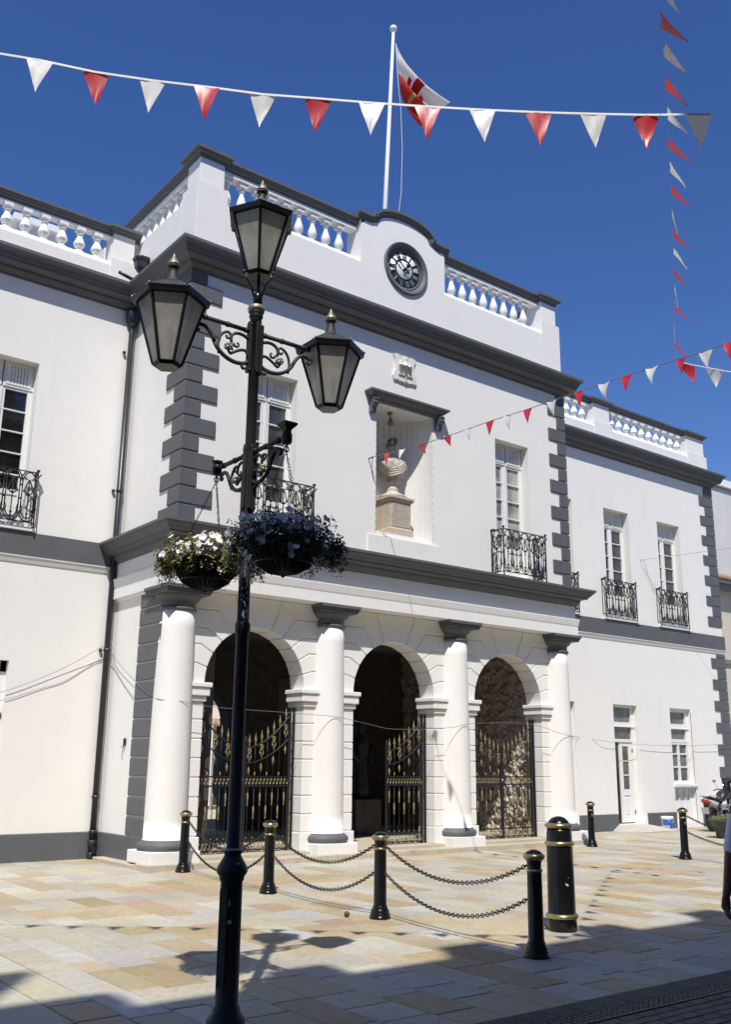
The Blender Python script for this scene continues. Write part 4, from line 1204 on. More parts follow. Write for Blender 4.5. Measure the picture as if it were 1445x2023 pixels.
m = MB(); m.box(PX0-.305, PX0+.305, PY0-.33, PY0+.30, 6.86, 6.90); m.box(PX0-.325, PX0+.325, PY0-.355, PY0+.31, 6.90, 6.96)
m.build('cornice', PEDEST, ped, bevel=.012)
m = MB(); m.box(PX0-.24, PX0+.24, PY0-.298, PY0-.29, 6.33, 6.83); tb = m.build('inscription_tablet', MARBLE, ped, bevel=.003)
rnd = random.Random(9); m = MB(); z = 6.79
while z > 6.36:
    x = PX0-.25+rnd.uniform(0, .06)
    xe = PX0+.25-rnd.uniform(0, .06)
    while x < xe:
        l = rnd.uniform(.02, .06); m.box(x, min(x+l, xe), PY0-.2995, PY0-.2975, z-.008, z+.007); x += l+.012
    z -= .032
m.build('worn_lettering', paint('worn lettering', (.34, .28, .22), .9, .2), tb)
def bust():
    m = MB(); x, y, z = PX0, PY0-.02, 6.96
    m.lathe([(.30, 0), (.30, .04), (.24, .07), (.20, .085), (.13, .13), (.11, .17), (.125, .19), (.10, .21), (.085, .25), (.10, .30), (.15, .33)], (x, y), 28, base=z)
    o = empty('marble_bust', (x, y, z)); tag(o, 'weathered marble portrait bust with draped shoulders in the wall niche', 'bust')
    m.build('socle', MARBLE, o)
    # draped torso: superellipse rings with folds
    n = 56; rings = []
    prof = [(.31, .08, .07, 0), (.36, .13, .11, .0), (.43, .20, .14, .01), (.52, .285, .165, .012), (.61, .345, .18, .015), (.69, .36, .175, .01), (.765, .315, .15, .005), (.81, .19, .12, 0), (.84, .095, .09, 0), (.90, .078, .082, -.005), (.96, .075, .08, -.01)]
    vs = []
    for i, (h, a, b, oy) in enumerate(prof):
        for k in range(n):
            t = 2*PI*k/n; f = 1
            if i < 8: f = 1+.055*math.sin(9*t+6*h*5)+.035*math.sin(17*t-h*22)
            X = x+a*f*math.cos(t); Y = y+oy+b*f*math.sin(t); Z = z+h+(.10*(math.cos(t)**2) if i < 3 else .05*(math.cos(t)**2) if i < 5 else -.035*(math.cos(t)**4) if 5 < i < 8 else 0)+(.012*math.sin(5*t+i) if i < 8 else 0)
            vs.append((X, Y, Z))
    fs = [(i*n+k, i*n+(k+1) % n, (i+1)*n+(k+1) % n, (i+1)*n+k) for i in range(len(prof)-1) for k in range(n)]+[tuple(range(n-1, -1, -1))]
    m = MB(); m.add(vs, fs, True)
    # sash across the chest
    for q in range(4):
        m.tube([(x+.24-.42*t, y-.10-.075*math.sin(PI*t)-.004*q, z+.78-.22*t-.045*q-.05*math.sin(PI*t)) for t in [k/12 for k in range(13)]], [.012+.012*math.sin(PI*k/12) for k in range(13)], 7)
    m.tube([(x-.05, y-.155, z+.72), (x-.02, y-.18, z+.60), (x+.05, y-.19, z+.50), (x+.14, y-.16, z+.44)], .022, 7)
    # head turned to the right
    hc = Vector((x+.01, y-.02, z+1.06)); ca, sa = math.cos(R(52)), math.sin(R(52))
    vs = []; nr, nk = 18, 28
    for i in range(nr+1):
        v = -1+2*i/nr
        for k in range(nk):
            t = 2*PI*k/nk; rr = math.sqrt(max(0, 1-v*v))**.8
            fx = .100*rr*math.cos(t); fy = .124*rr*math.sin(t); fz = .152*v
            front = max(0, -math.sin(t))
            if front > .25:
                c = abs(math.cos(t))
                if -.30 < v < .12: fy -= .030*front*max(0, 1-c*4.5)*(1-abs((v+.16)/.22)*.8)      # nose
                if .02 < v < .22 and .25 < c < .6: fy += .012                                   # eye sockets
                if .2 < v < .34: fy -= .006
                if -.52 < v < -.38: fy -= .007*max(0, 1-c*2)                                      # lips
                if -.40 < v < -.34: fy += .005
                if v < -.62: fy -= .018*front                                                      # chin
            if v < -.3: fx *= .88; 
            X = fx*ca-fy*sa; Y = fx*sa+fy*ca
            vs.append((hc.x+X, hc.y+Y, hc.z+fz))
    fs = [(i*nk+k, i*nk+(k+1) % nk, (i+1)*nk+(k+1) % nk, (i+1)*nk+k) for i in range(nr) for k in range(nk)]
    m.add(vs, fs, True)
    for s in (-1, 1):
        c = Vector((s*.088, .01, -.005)); m.ball((hc.x+1.12*(c.x*ca-c.y*sa), hc.y+1.12*(c.x*sa+c.y*ca), hc.z), .024, 8, 6, 1.5)
    m.tube([(hc.x, hc.y+.02, hc.z-.08), (x, y+.005, z+.86)], [.068, .078], 16)
    m.build('figure', MARBLE, o)
    h = MB(); rnd = random.Random(4)
    for _ in range(210):
        a = rnd.uniform(0, 2*PI); v = rnd.uniform(-.15, 1); rr = math.sqrt(1-max(0, v)**2) if v > 0 else 1
        fx, fy, fz = .104*rr*math.cos(a), .127*rr*math.sin(a)+.012, .157*v
        if fy < -.045 and v < .55: continue
        h.ball((hc.x+fx*ca-fy*sa, hc.y+fx*sa+fy*ca, hc.z+fz), rnd.uniform(.016, .026), 6, 4)
    h.build('hair', paint('soot stained marble', (.17, .15, .13), .85, .3, .3, 14, 60), o)
    o.scale = (1.06, 1.06, 1.10)
bust()

# ------------------------------------------------------------------ flagpole and flag
fpo = empty('flagpole', (12.40, 15.5, 10.8)); tag(fpo, 'tall white flagpole with a round cap behind the clock pediment', 'flagpole')
pb, pt = Vector((12.28, 15.5, 10.8)), Vector((12.655, 15.5, 19.12))
m = MB(); m.tube([pb, pb.lerp(pt, .5), pt], [.062, .052, .036], 14); m.build('pole', POLE, fpo)
m = MB(); m.lathe([(.03, 0), (.075, .03), (.095, .07), (.095, .11), (.07, .15), (.001, .165)], (pt.x, pt.y), 16, base=pt.z-.02); m.build('pole_cap', POLE, fpo)
m = MB(); m.tube([(12.67, 15.42, 18.72), (12.73, 15.40, 17.6), (12.80, 15.38, 16.9), (12.83, 15.36, 15.8), (12.80, 15.36, 14.6), (12.69, 15.38, 13.7), (12.66, 15.4, 12.6)], .007, 5); m.build('halyard', TAPE, fpo)
def flag():
    o = empty('flag', (12.66, 15.42, 17.5)); tag(o, 'white and red flag with castle emblem hanging from the flagpole', 'flag')
    n, k = 26, 34
    # control rows: hoist edge to fly edge
    A0, A1 = Vector((12.67, 15.40, 18.68)), Vector((12.79, 15.38, 17.45))       # hoist top / bottom
    B0, B1 = Vector((14.08, 15.10, 17.50)), Vector((13.52, 15.45, 16.78))        # fly top / bottom
    def P(u, v):                # u along fly 0..1, v down the hoist 0..1
        a = A0.lerp(A1, v); b = B0.lerp(B1, v)
        p = a.lerp(b, u)
        p.z += -.16*math.sin(PI*u)*(1-v)-.05*math.sin(PI*u)*v
        p.x += -.10*math.sin(PI*u)*v+.07*math.sin(4.4*PI*v+2*u)*math.sin(PI*u)**.7
        p.y += .20*math.sin(4.4*PI*v+2*u+.8)*u**.5
        return p
    cells = {}
    for i in range(n):
        for j in range(k):
            v = (j+.5)/k; u = (i+.5)/n
            cells[(i, j)] = 0 if v < .64 else 1
            # castle and key
            cu, cv = (u-.5)/.20, (v-.42)/.22
            if abs(cu) < 1 and abs(cv) < 1:
                if cv > .15 or (abs(cu) < .3) or (abs(abs(cu)-.8) < .2 and cv > -.5): cells[(i, j)] = 2
            if abs(u-.5) < .02 and .64 < v < .9: cells[(i, j)] = 3
    for mi, nm, mt in ((0, 'white_field', FLAGW), (1, 'red_stripe', FLAGR), (2, 'castle_emblem', FLAGC), (3, 'gold_key', FLAGG)):
        m = MB()
        for (i, j), c in cells.items():
            if c != mi: continue
            q = [P(i/n, j/k), P((i+1)/n, j/k), P((i+1)/n, (j+1)/k), P(i/n, (j+1)/k)]
            m.add(q, [(0, 1, 2, 3)], True)
        ob = m.build(nm, mt, o, recalc=False)
        import bmesh
        bm = bmesh.new(); bm.from_mesh(ob.data); bmesh.ops.remove_doubles(bm, verts=bm.verts, dist=.0005); bm.to_mesh(ob.data); bm.free()
flag()

# ================================================================== STREET LAMP
LX, LY = 3.292, 5.603
lamp = empty('street_lamp', (LX, LY, 0))
tag(lamp, 'tall black cast iron lamp post with three lanterns and two hanging basket arms', 'street lamp')
m = MB()
m.lathe([(.15, 0), (.15, .05), (.13, .07), (.115, .11), (.12, .15), (.10, .18), (.088, .195), (.085, .22), (.072, .235), (.069, .94), (.078, .955), (.08, .975), (.090, .985), (.098, 1.0), (.098, 1.02), (.085, 1.045), (.060, 1.085), (.052, 1.105), (.060, 1.11), (.062, 1.13), (.052, 1.14), (.044, 1.15),
         (.042, 2.50), (.050, 2.51), (.052, 2.53), (.052, 2.56), (.048, 2.575), (.041, 2.58), (.038, 3.33), (.038, 4.76), (.045, 4.765), (.040, 4.79), (.048, 4.80), (.052, 4.815), (.045, 4.835), (.058, 4.845)], (LX, LY), 28)
m.build('post', POSTB, lamp)
m = MB(); m.lathe([(.045, 4.845), (.060, 4.855), (.064, 4.87), (.060, 4.89), (.045, 4.90)], (LX, LY), 20); m.build('gilded_collar', GILTW, lamp)
m = MB(); m.lathe([(.052, 1.108), (.060, 1.115), (.062, 1.13), (.055, 1.142)], (LX, LY), 28); m.build('worn_collar', GILTW, lamp)
# narrow access door on the base with torn stickers
m = MB(); m.box(-.03, .03, -.012, .006, .34, .905); d = m.build('access_door', POSTB, lamp, bevel=.004)
d.location = Vector((-.066, -.030, .34)); d.rotation_euler = (0, 0, R(-62))
m = MB()
for a, z0, h, w in ((-132, .80, .045, .022), (-125, .70, .028, .03), (-140, .655, .03, .022), (-150, .79, .02, .02), (-95, 1.047, .016, .022)):
    r_ = .0705 if z0 < 1 else .0838
    c, s = math.cos(R(a)), math.sin(R(a)); n_ = Vector((c, s)); t_ = Vector((-s, c))
    p = Vector((LX, LY))+n_*r_
    q = [(p-t_*w/2, z0), (p+t_*w/2, z0+.006), (p+t_*w*.4, z0+h), (p-t_*w*.5, z0+h*.8)]
    m.add([(u.x, u.y, z) for u, z in q]+[(u.x+n_.x*.002, u.y+n_.y*.002, z) for u, z in q], [(0, 1, 2, 3), (4, 5, 6, 7), (0, 1, 5, 4), (1, 2, 6, 5), (2, 3, 7, 6), (3, 0, 4, 7)])
m.build('torn_stickers', STICK, lamp)
# sleeves carrying the brackets (flat lobed plates on the post)
def sleeve(z0, z1, along_x, parent):
    m = MB(); h = z1-z0; w = .026
    poly = [(-w, z0+.03), (-w*.7, z0+.012), (0, z0), (w*.7, z0+.012), (w, z0+.03), (w, z1-.03), (w*.7, z1-.01), (0, z1), (-w*.7, z1-.01), (-w, z1-.03)]
    for s in (-1, 1):
        if along_x: m.prism(poly, lambda u, v, t: (LX+t, LY+u, v), s*.034, s*.058)
        else: m.prism(poly, lambda u, v, t: (LX+u, LY+t, v), s*.034, s*.058)
        if along_x: m.prism([(u*.7, v) for u, v in poly], lambda u, v, t: (LX+u, LY+t, v), s*.034, s*.050)
        else: m.prism([(u*.7, v) for u, v in poly], lambda u, v, t: (LX+t, LY+u, v), s*.034, s*.050)
    for zz in (z0+.02, z1-.03):
        for s in (-1, 1):
            if along_x: m.tube([(LX+s*.045, LY-.03, zz), (LX+s*.045, LY+.03, zz)], .014, 8)
            else: m.tube([(LX-.03, LY+s*.045, zz), (LX+.03, LY+s*.045, zz)], .014, 8)
    m.build('bracket_sleeve', POSTB, parent, bevel=.004)
sleeve(4.36, 4.765, True, lamp); sleeve(3.345, 3.83, False, lamp)
def scroll(m, T, L, zt, hgt, r=.0132):
    """scrollwork under a bracket tube from u=.05 to u=L; T(u,z)"""
    def S(p, rr=r, n=6): m.tube([T(a, b) for a, b in p], rr, n)
    def taper(p, r0, r1):
        k = len(p)-1; m.tube([T(a, b) for a, b in p], [r0+(r1-r0)*i/k for i in range(k+1)], 6)
    H = hgt
    # long S from the foot to the tip
    S(bez((.045, zt-H*.80), (.12*L/.5, zt-H*1.0), (.27*L/.5, zt-H*.95), (.34*L/.5, zt-H*.55), 12), r*1.15)
    S(bez((.34*L/.5, zt-H*.55), (.38*L/.5, zt-H*.25), (.43*L/.5, zt-H*.12), (L*.97, zt-H*.22), 8), r*1.1)
    taper(spiral(L*.97, zt-H*.32, .10*H, .03*H, 90, -190, 10), r, r*.8)
    # inner C scrolls with a rosette between
    taper(bez((.05, zt-H*.20), (.14*L/.5, zt-H*.02), (.23*L/.5, zt-H*.15), (.20*L/.5, zt-H*.42), 10), r, r*.8)
    taper(spiral(.155*L/.5, zt-H*.42, .10*H, .03*H, 0, -260, 10), r*.8, r*.6)
    taper(bez((.05, zt-H*.72), (.06*L/.5, zt-H*.35), (.15*L/.5, zt-H*.60), (.205*L/.5, zt-H*.72), 8), r, r*.8)
    taper(spiral(.20*L/.5, zt-H*.62, .10*H, .03*H, -90, 170, 10), r*.8, r*.6)
    taper(bez((.30*L/.5, zt-H*.80), (.33*L/.5, zt-H*.5), (.30*L/.5, zt-H*.20), (.23*L/.5, zt-H*.16), 10), r*.9, r*.8)
    taper(spiral(.235*L/.5, zt-H*.27, .11*H, .03*H, 90, 380, 10), r*.8, r*.6)
    taper(spiral(.08, zt-H*.97, .10*H, .03*H, 100, -160, 10), r, r*.7)
def rosette(m, c, axis_y=True):
    for k in range(5):
        a = 2*PI*k/5
        for s in (-1, 1):
            if axis_y: m.ball((c[0]+.016*math.cos(a), c[1]+s*.012, c[2]+.016*math.sin(a)), .014, 7, 5)
            else: m.ball((c[0]+s*.012, c[1]+.016*math.cos(a), c[2]+.016*math.sin(a)), .014, 7, 5)
    for s in (-1, 1): m.ball((c[0]+(0 if axis_y else s*.022), c[1]+(s*.022 if axis_y else 0), c[2]), .009, 7, 5)
for s in (-1, 1):
    T = lambda u, z, s=s: (LX+s*u, LY, z)
    m = MB(); Ls = .50
    m.tube([T(.03, 4.685), T(Ls+.06, 4.685)], .0165, 10)
    for u in (.07, .22, .40): m.tube([T(u, 4.685), T(u+.018, 4.685)], .021, 10)
    scroll(m, T, .48, 4.675, .285)
    a = m.build('lantern_arm', DUSTY, lamp)
    m = MB(); rosette(m, (LX+s*.215, LY, 4.675-.155)); m.build('gilded_rosette', GILTW, a)
    T2 = lambda u, z, s=s: (LX, LY+s*u, z)
    m = MB()
    L2 = .47
    m.tube([T2(.03, 3.765), T2(L2, 3.765)], .017, 10)
    for u in (.07, .20, .36): m.tube([T2(u, 3.765), T2(u+.018, 3.765)], .022, 10)
    scroll(m, T2, .40, 3.755, .25)
    m.lathe([(.028, 3.715), (.036, 3.73), (.036, 3.78), (.028, 3.80)], (LX, LY+s*(L2)), 12)
    if s < 0:
        m.lathe([(.03, 3.80), (.032, 3.815), (.07, 3.845), (.072, 3.86), (.05, 3.866)], (LX, LY-L2), 4, smooth=False, flat=True)
    else: m.lathe([(.03, 3.80), (.045, 3.81), (.045, 3.822), (.03, 3.826)], (LX, LY+L2), 6, smooth=False)
    m.tube([(LX, LY+s*L2, 3.72), (LX, LY+s*L2, 3.695)], .008, 6)
    m.tube([(LX+.018*math.cos(2*PI*k/12), LY+s*L2, 3.68+.02*math.sin(2*PI*k/12)) for k in range(12)], .005, 6, closed=True)
    a = m.build('basket_arm', POSTB, lamp)
    m = MB(); rosette(m, (LX, LY+s*.19, 3.755-.14), False); m.build('gilded_rosette', GILTW, a)

def lantern(cx, cy, zb, rot, up_=False, h=.47, rk=1.0):
    """six sided tapering lantern; zb bottom of the glass body"""
    o = empty('lantern', (cx, cy, zb), lamp)
    r0, r1 = .095, .235; ze = zb+h
    def ring(r, z): return [(cx+r*math.cos(rot+PI*k/3), cy+r*math.sin(rot+PI*k/3), z) for k in range(6)]
    a, b = ring(r0, zb), ring(r1, ze)
    f = MB()
    for k in range(6):
        j = (k+1) % 6
        f.tube([a[k], b[k]], .0115, 5, smooth=False); f.tube([a[k], a[j]], .011, 4, smooth=False); f.tube([b[k], b[j]], .013, 4, smooth=False)
    e0, e1, e2 = ring(r1+.028, ze-.012), ring(r1+.034, ze+.012), ring(r1+.006, ze+.028)
    e3 = ring(.118, ze+.112*rk)
    vs = ring(r1-.01, ze-.030)+ring(r1+.026, ze-.028)+e0+e1; fs = []
    for q in range(3):
        for k in range(6): fs.append((q*6+k, q*6+(k+1) % 6, (q+1)*6+(k+1) % 6, (q+1)*6+k))
    f.add(vs, fs)
    rf = MB(); rf.add(e1+e2+e3, [(q*6+k, q*6+(k+1) % 6, (q+1)*6+(k+1) % 6, (q+1)*6+k) for q in range(2) for k in range(6)])
    rf.lathe([(r_, z_*rk) for r_, z_ in ((.112, 0), (.120, .006), (.108, .013), (.078, .026), (.054, .048), (.040, .076), (.032, .11), (.029, .14), (.031, .150), (.043, .156), (.045, .164))], (cx, cy), 22, base=ze+.100*rk)
    rf.build('roof', DUSTY, o)
    # bottom plate
    f.add(ring(r0, zb-.004)+ring(r0-.012, zb-.02), [(6, 7, 8, 9, 10, 11)]+[(k, (k+1) % 6, (k+1) % 6+6, k+6) for k in range(6)])
    if up_:
        for k in range(6):
            p = a[k]; q = ring(.06, zb-.11)[k]; w = ring(.036, zb-.18)[k]
            if k % 2 == 0:
                f.tube([(p[0]*1.0+(p[0]-cx)*.25, p[1]+(p[1]-cy)*.25, zb-.02), ((p[0]+q[0])/2+(p[0]-cx)*.2, (p[1]+q[1])/2+(p[1]-cy)*.2, zb-.07), q, w], .008, 5)
                f.tube([(p[0]+(p[0]-cx)*x, p[1]+(p[1]-cy)*x, zb+z) for x, z in ((0, -.005), (.12, .0), (.30, -.005), (.34, -.02), (.25, -.03))], .009, 5)
        f.tube([(cx, cy, zb-.26), (cx, cy, zb+.02)], .012, 6)
        f.lathe([(.034, zb-.27), (.036, zb-.17), (.030, zb-.16)], (cx, cy), 16)
    f.build('frame', BLACK, o)
    g = MB()
    for k in range(6):
        j = (k+1) % 6; g.quad(a[k], a[j], b[j], b[k])
    g.build('glass', FROST, o, recalc=False)
    m = MB(); m.lathe([(.001, 0), (.020, .003), (.044, .012), (.045, .022), (.034, .042), (.019, .066), (.009, .09), (.001, .108)], (cx, cy), 18, base=ze+.260*rk); m.build('gilded_finial', GILTW, o)
    c = MB()
    for k in range(6):
        p = ring(r1+.030, ze+.018)[k]
        c.ball(p, .010, 6, 4); 
        for s in (-1, 1):
            t = ring(r1+.030, ze+.018)[(k+s) % 6]; q = [p[i]+(t[i]-p[i])*.14 for i in range(3)]
            c.ball(q, .007, 6, 4, .7)
    c.build('gilded_corners', GILTW, o)
    m = MB(); m.lathe([(.03, .0), (.045, .03), (.05, .10), (.02, .14), (.001, .15)], (cx, cy), 12, base=zb+.12 if not up_ else zb+.05); m.build('lamp_bulb', TRIM, o)
# axis of left/right lanterns a little past the arm tips
lantern(LX-.675, LY, 4.252, R(30), h=.468); lantern(LX+.670, LY, 4.272, R(30), h=.448); lantern(LX+.008, LY, 5.155, R(57), True, h=.45, rk=.90)

# ------------------------------------------------------------------ hanging baskets
def leaf_cluster(m, c, rnd, size, n=5):
    for _ in range(n):
        d = Vector((rnd.gauss(0, 1), rnd.gauss(0, 1), rnd.gauss(0, 1))).normalized()
        t = d.orthogonal().normalized()*rnd.uniform(.30, .5)*size
        L = size*rnd.uniform(.7, 1.4); p = Vector(c)+Vector((rnd.gauss(0, .4), rnd.gauss(0, .4), rnd.gauss(0, .4)))*size
        bend = Vector((0, 0, -.25*L))
        m.add([p, p+d*L*.5+t, p+d*L+bend, p+d*L*.5-t], [(0, 1, 2, 3)])
def petunia(m, c, d, r, rnd):
    d = Vector(d).normalized(); u = d.orthogonal().normalized(); w = d.cross(u); c = Vector(c); a0 = rnd.uniform(0, 6)
    vs = [c-d*r*.45]
    n = 15
    for k in range(n):
        a = a0+2*PI*k/n; q = 1+.10*math.cos(5*a)
        vs.append(c+(u*math.cos(a)+w*math.sin(a))*r*.45*q)
    for k in range(n):
        a = a0+2*PI*k/n; q = 1+.16*math.cos(5*a)
        vs.append(c+(u*math.cos(a)+w*math.sin(a))*r*q+d*(r*.12+.12*r*math.sin(5*a+1)))
    fs = [(0, 1+k, 1+(k+1) % n) for k in range(n)]+[(1+k, 1+n+k, 1+n+(k+1) % n, 1+(k+1) % n) for k in range(n)]
    m.add(vs, fs, True)
def basket(cx, cy, zrim, R0, hook, lean, label, LM, seed, droop, nf):
    rnd = random.Random(seed)
    o = empty('hanging_basket', (cx, cy, zrim-.2)); tag(o, label, 'hanging basket', 'hanging baskets on the lamp post')
    D = .20
    m = MB(); m.lathe([(.02, -D)]+[(R0*math.sin(R(a)), -D*math.cos(R(a))) for a in (15, 30, 45, 60, 75, 90)]+[(R0*.8, -.01), (.001, .0)], (cx, cy), 28, base=zrim)
    m.build('liner', SOIL, o)
    m = MB()
    for k in range(26):
        a = 2*PI*k/26
        m.tube([(cx+(R0*1.02)*math.sin(R(t))*math.cos(a), cy+(R0*1.02)*math.sin(R(t))*math.sin(a), zrim-D*1.03*math.cos(R(t))) for t in (4, 25, 45, 65, 90)], .0045, 4)
    for t in (90, 50): m.tube([(cx+R0*1.03*math.sin(R(t))*math.cos(2*PI*k/24), cy+R0*1.03*math.sin(R(t))*math.sin(2*PI*k/24), zrim-D*1.03*math.cos(R(t))) for k in range(24)], .006, 4, closed=True)
    m.ball((cx, cy, zrim-D*1.04), .016, 6, 4)
    m.build('wire_bowl', IRON, o)
    m = MB()
    for k in range(3):
        a = 2*PI*k/3+.5
        p0 = Vector(hook); p1 = Vector((cx+R0*.95*math.cos(a), cy+R0*.95*math.sin(a), zrim+.01))
        n = int((p1-p0).length/.026); d = (p1-p0).normalized(); u = d.orthogonal().normalized(); w = d.cross(u)
        for i in range(n):
            c = p0+d*((i+.5)*(p1-p0).length/n); s = u if i % 2 else w
            m.tube([c+d*.016*math.cos(t)+s*.007*math.sin(t) for t in [2*PI*q/8 for q in range(8)]], .0022, 3, closed=True)
    m.tube([(hook[0], hook[1], hook[2]+.03), hook], .006, 5)
    m.build('chain', CHAINM, o)
    lv = MB()
    def spot():
        a = rnd.uniform(0, 2*PI); r = R0*(1.62+.16*math.sin(3*a+seed)+.10*math.sin(7*a))*math.sqrt(rnd.random())
        z = .085*(1-(r/(R0*1.7))**2)+rnd.uniform(-.07, .07)*(1 if r < R0 else .8)+.03*math.sin(5*a+r*20)
        if r > R0*.95: z -= rnd.uniform(.0, .14)*droop
        x = cx+lean[0]*(r/R0)*.0+r*math.cos(a); y = cy+r*math.sin(a)
        return Vector((x, y, zrim+.03+z)), a, r
    for _ in range(1900):
        p, a, r = spot(); leaf_cluster(lv, p, rnd, rnd.uniform(.014, .025), 5)
    # trailing stems
    for _ in range(70):
        a = rnd.uniform(0, 2*PI) if rnd.random() < .5 else math.atan2(lean[1], lean[0])+rnd.gauss(0, .5)
        L = rnd.uniform(.08, .25)*droop; r = R0*rnd.uniform(1.15, 1.5)
        x, y = cx+r*math.cos(a), cy+r*math.sin(a)
        for t in range(int(L/.018)):
            leaf_cluster(lv, (x+rnd.gauss(0, .012)+.02*math.cos(a), y+rnd.gauss(0, .012)+.02*math.sin(a), zrim+.02-t*.018), rnd, .015, 4)
    lv.build('foliage', LM, o, recalc=False)
    for i_ in range(nf):
        p, a, r = spot()
        if i_ % 5 < 3:
            a = R(-120)+rnd.gauss(0, .75); r = R0*rnd.uniform(.75, 1.5); p = Vector((cx+r*math.cos(a), cy+r*math.sin(a), zrim+rnd.uniform(-.03, .12)))
        out = Vector((math.cos(a)*r/R0, math.sin(a)*r/R0, .75))+Vector((rnd.gauss(0, .3), rnd.gauss(0, .3), rnd.gauss(0, .3)))
        q = p+out.normalized()*rnd.uniform(.035, .055); fl = MB(); petunia(fl, q, out, rnd.uniform(.021, .032), rnd); fl.build('flower', FLW, o, recalc=False)
    for _ in range(16):
        a = rnd.uniform(0, 2*PI); r = R0*rnd.uniform(1.1, 1.35); p = (cx+r*math.cos(a), cy+r*math.sin(a), zrim-rnd.uniform(.02, .15)*droop); fl = MB(); petunia(fl, p, (math.cos(a), math.sin(a), .2), .020, rnd); fl.build('flower', FLW, o, recalc=False)
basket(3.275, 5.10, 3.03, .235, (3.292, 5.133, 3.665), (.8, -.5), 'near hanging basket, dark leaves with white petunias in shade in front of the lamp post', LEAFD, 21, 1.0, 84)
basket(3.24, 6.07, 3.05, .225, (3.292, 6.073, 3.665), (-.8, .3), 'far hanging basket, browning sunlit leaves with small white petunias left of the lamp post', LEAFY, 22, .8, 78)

# ================================================================== BOLLARDS
def bollard_mesh(x, y, sc=1.0, label='', group='black bollards with gold bands around the square'):
    o = empty('bollard', (x, y, 0)); tag(o, label, 'bollard', group)
    m = MB()
    pr = [(.118, 0), (.120, .02), (.114, .035), (.108, .038), (.110, .050), (.110, .062), (.100, .070), (.102, .080), (.100, .094), (.088, .106), (.086, .118), (.076, .14), (.072, .148), (.067, .73), (.067, .755), (.064, .76), (.066, .80), (.076, .835), (.084, .845)]
    m.lathe([(r, z*sc) for r, z in pr], (x, y), 28); m.lathe([(.088, .872*sc), (.080, .885*sc), (.055, .905*sc), (.025, .917*sc), (.001, .92*sc)], (x, y), 28)
    m.build('body', BLACK, o)
    m = MB(); m.lathe([(.078, .826), (.090, .836), (.099, .850), (.101, .862), (.097, .874), (.084, .882)], (x, y), 28); m.build('gold_band', BRASS, o)
    m = MB(); m.lathe([(.066, .724), (.074, .730), (.077, .738), (.074, .746), (.066, .752)], (x, y), 28)
    m.build('gold_band', BRASS, o)
    return o
BL = {'A': (7.43, 14.13), 'B': (7.23, 11.36), 'C': (7.15, 8.92), 'D': (6.95, 6.42), 'F': (16.87, 13.93), 'G': (16.22, 11.22), 'H': (15.65, 8.6)}
bollard_mesh(*BL['A'], label='slim black gold banded bollard in front of the leftmost column')
bollard_mesh(*BL['B'], label='slim black gold banded bollard standing before the first arch, right of the lamp post')
bollard_mesh(*BL['C'], label='slim black gold banded bollard with chains on both sides, before the third column')
bollard_mesh(*BL['D'], label='nearest slim black bollard, its foot in the shade beside the thick bollard')
bollard_mesh(*BL['F'], label='slim black bollard with small square plate standing right of the rightmost column')
bollard_mesh(*BL['G'], label='slim black bollard with small square plate standing left of the grey planter')
bollard_mesh(*BL['H'], label='slim black bollard at the end of the chain beyond the person')
for k in ('F', 'G'):
    x, y = BL[k]; o = [q for q in COL.objects if q.name.startswith('bollard') and (Vector(q.location)-Vector((x, y, 0))).length < .01][0]
    m = MB(); m.box(x-.075, x-.02, y-.078, y-.066, .60, .68); f = m.build('crest_plate', BLACK, o, bevel=.004)
    m = MB(); m.tube([(x-.068, y-.080, .61), (x-.027, y-.080, .61), (x-.027, y-.080, .67), (x-.068, y-.080, .67)], .004, 4, closed=True); m.ball((x-.047, y-.079, .64), .012, 6, 4); m.build('gilt_crest', BRASS, f)
# big bollard
x, y = 8.25, 7.25
o = empty('bollard', (x, y, 0)); tag(o, 'thick black domed bollard with three gold rings, tallest of the bollards', 'bollard')
m = MB(); m.lathe([(.152, 0), (.150, .13), (.145, .14), (.141, .5), (.134, .97), (.130, .98), (.128, 1.03)], (x, y), 36)
m.lathe([(.118, 1.06), (.112, 1.075), (.095, 1.10), (.065, 1.125), (.03, 1.138), (.001, 1.14)], (x, y), 36); m.build('body', BLACK, o)
for z, r in ((.15, .152), (.865, .137), (1.045, .131)):
    m = MB(); m.lathe([(r-.008, z-.027), (r+.010, z-.020), (r+.020, z-.003), (r+.016, z+.012), (r+.004, z+.022), (r-.014, z+.027)], (x, y), 36); m.build('gold_band', BRASS, o)
m = MB()
for dx, dz, w, h in ((.02, .46, .02, .012), (.035, .452, .012, .018), (.012, .475, .008, .006), (.05, .53, .004, .004)):
    a = R(-122)+dx*6; c, s = math.cos(a), math.sin(a); rr = .1425
    m.box(x+c*rr-w/2, x+c*rr+w/2, y+s*rr-.004, y+s*rr+.002, dz, dz+h)
m.build('paint_chip', FLW, o)

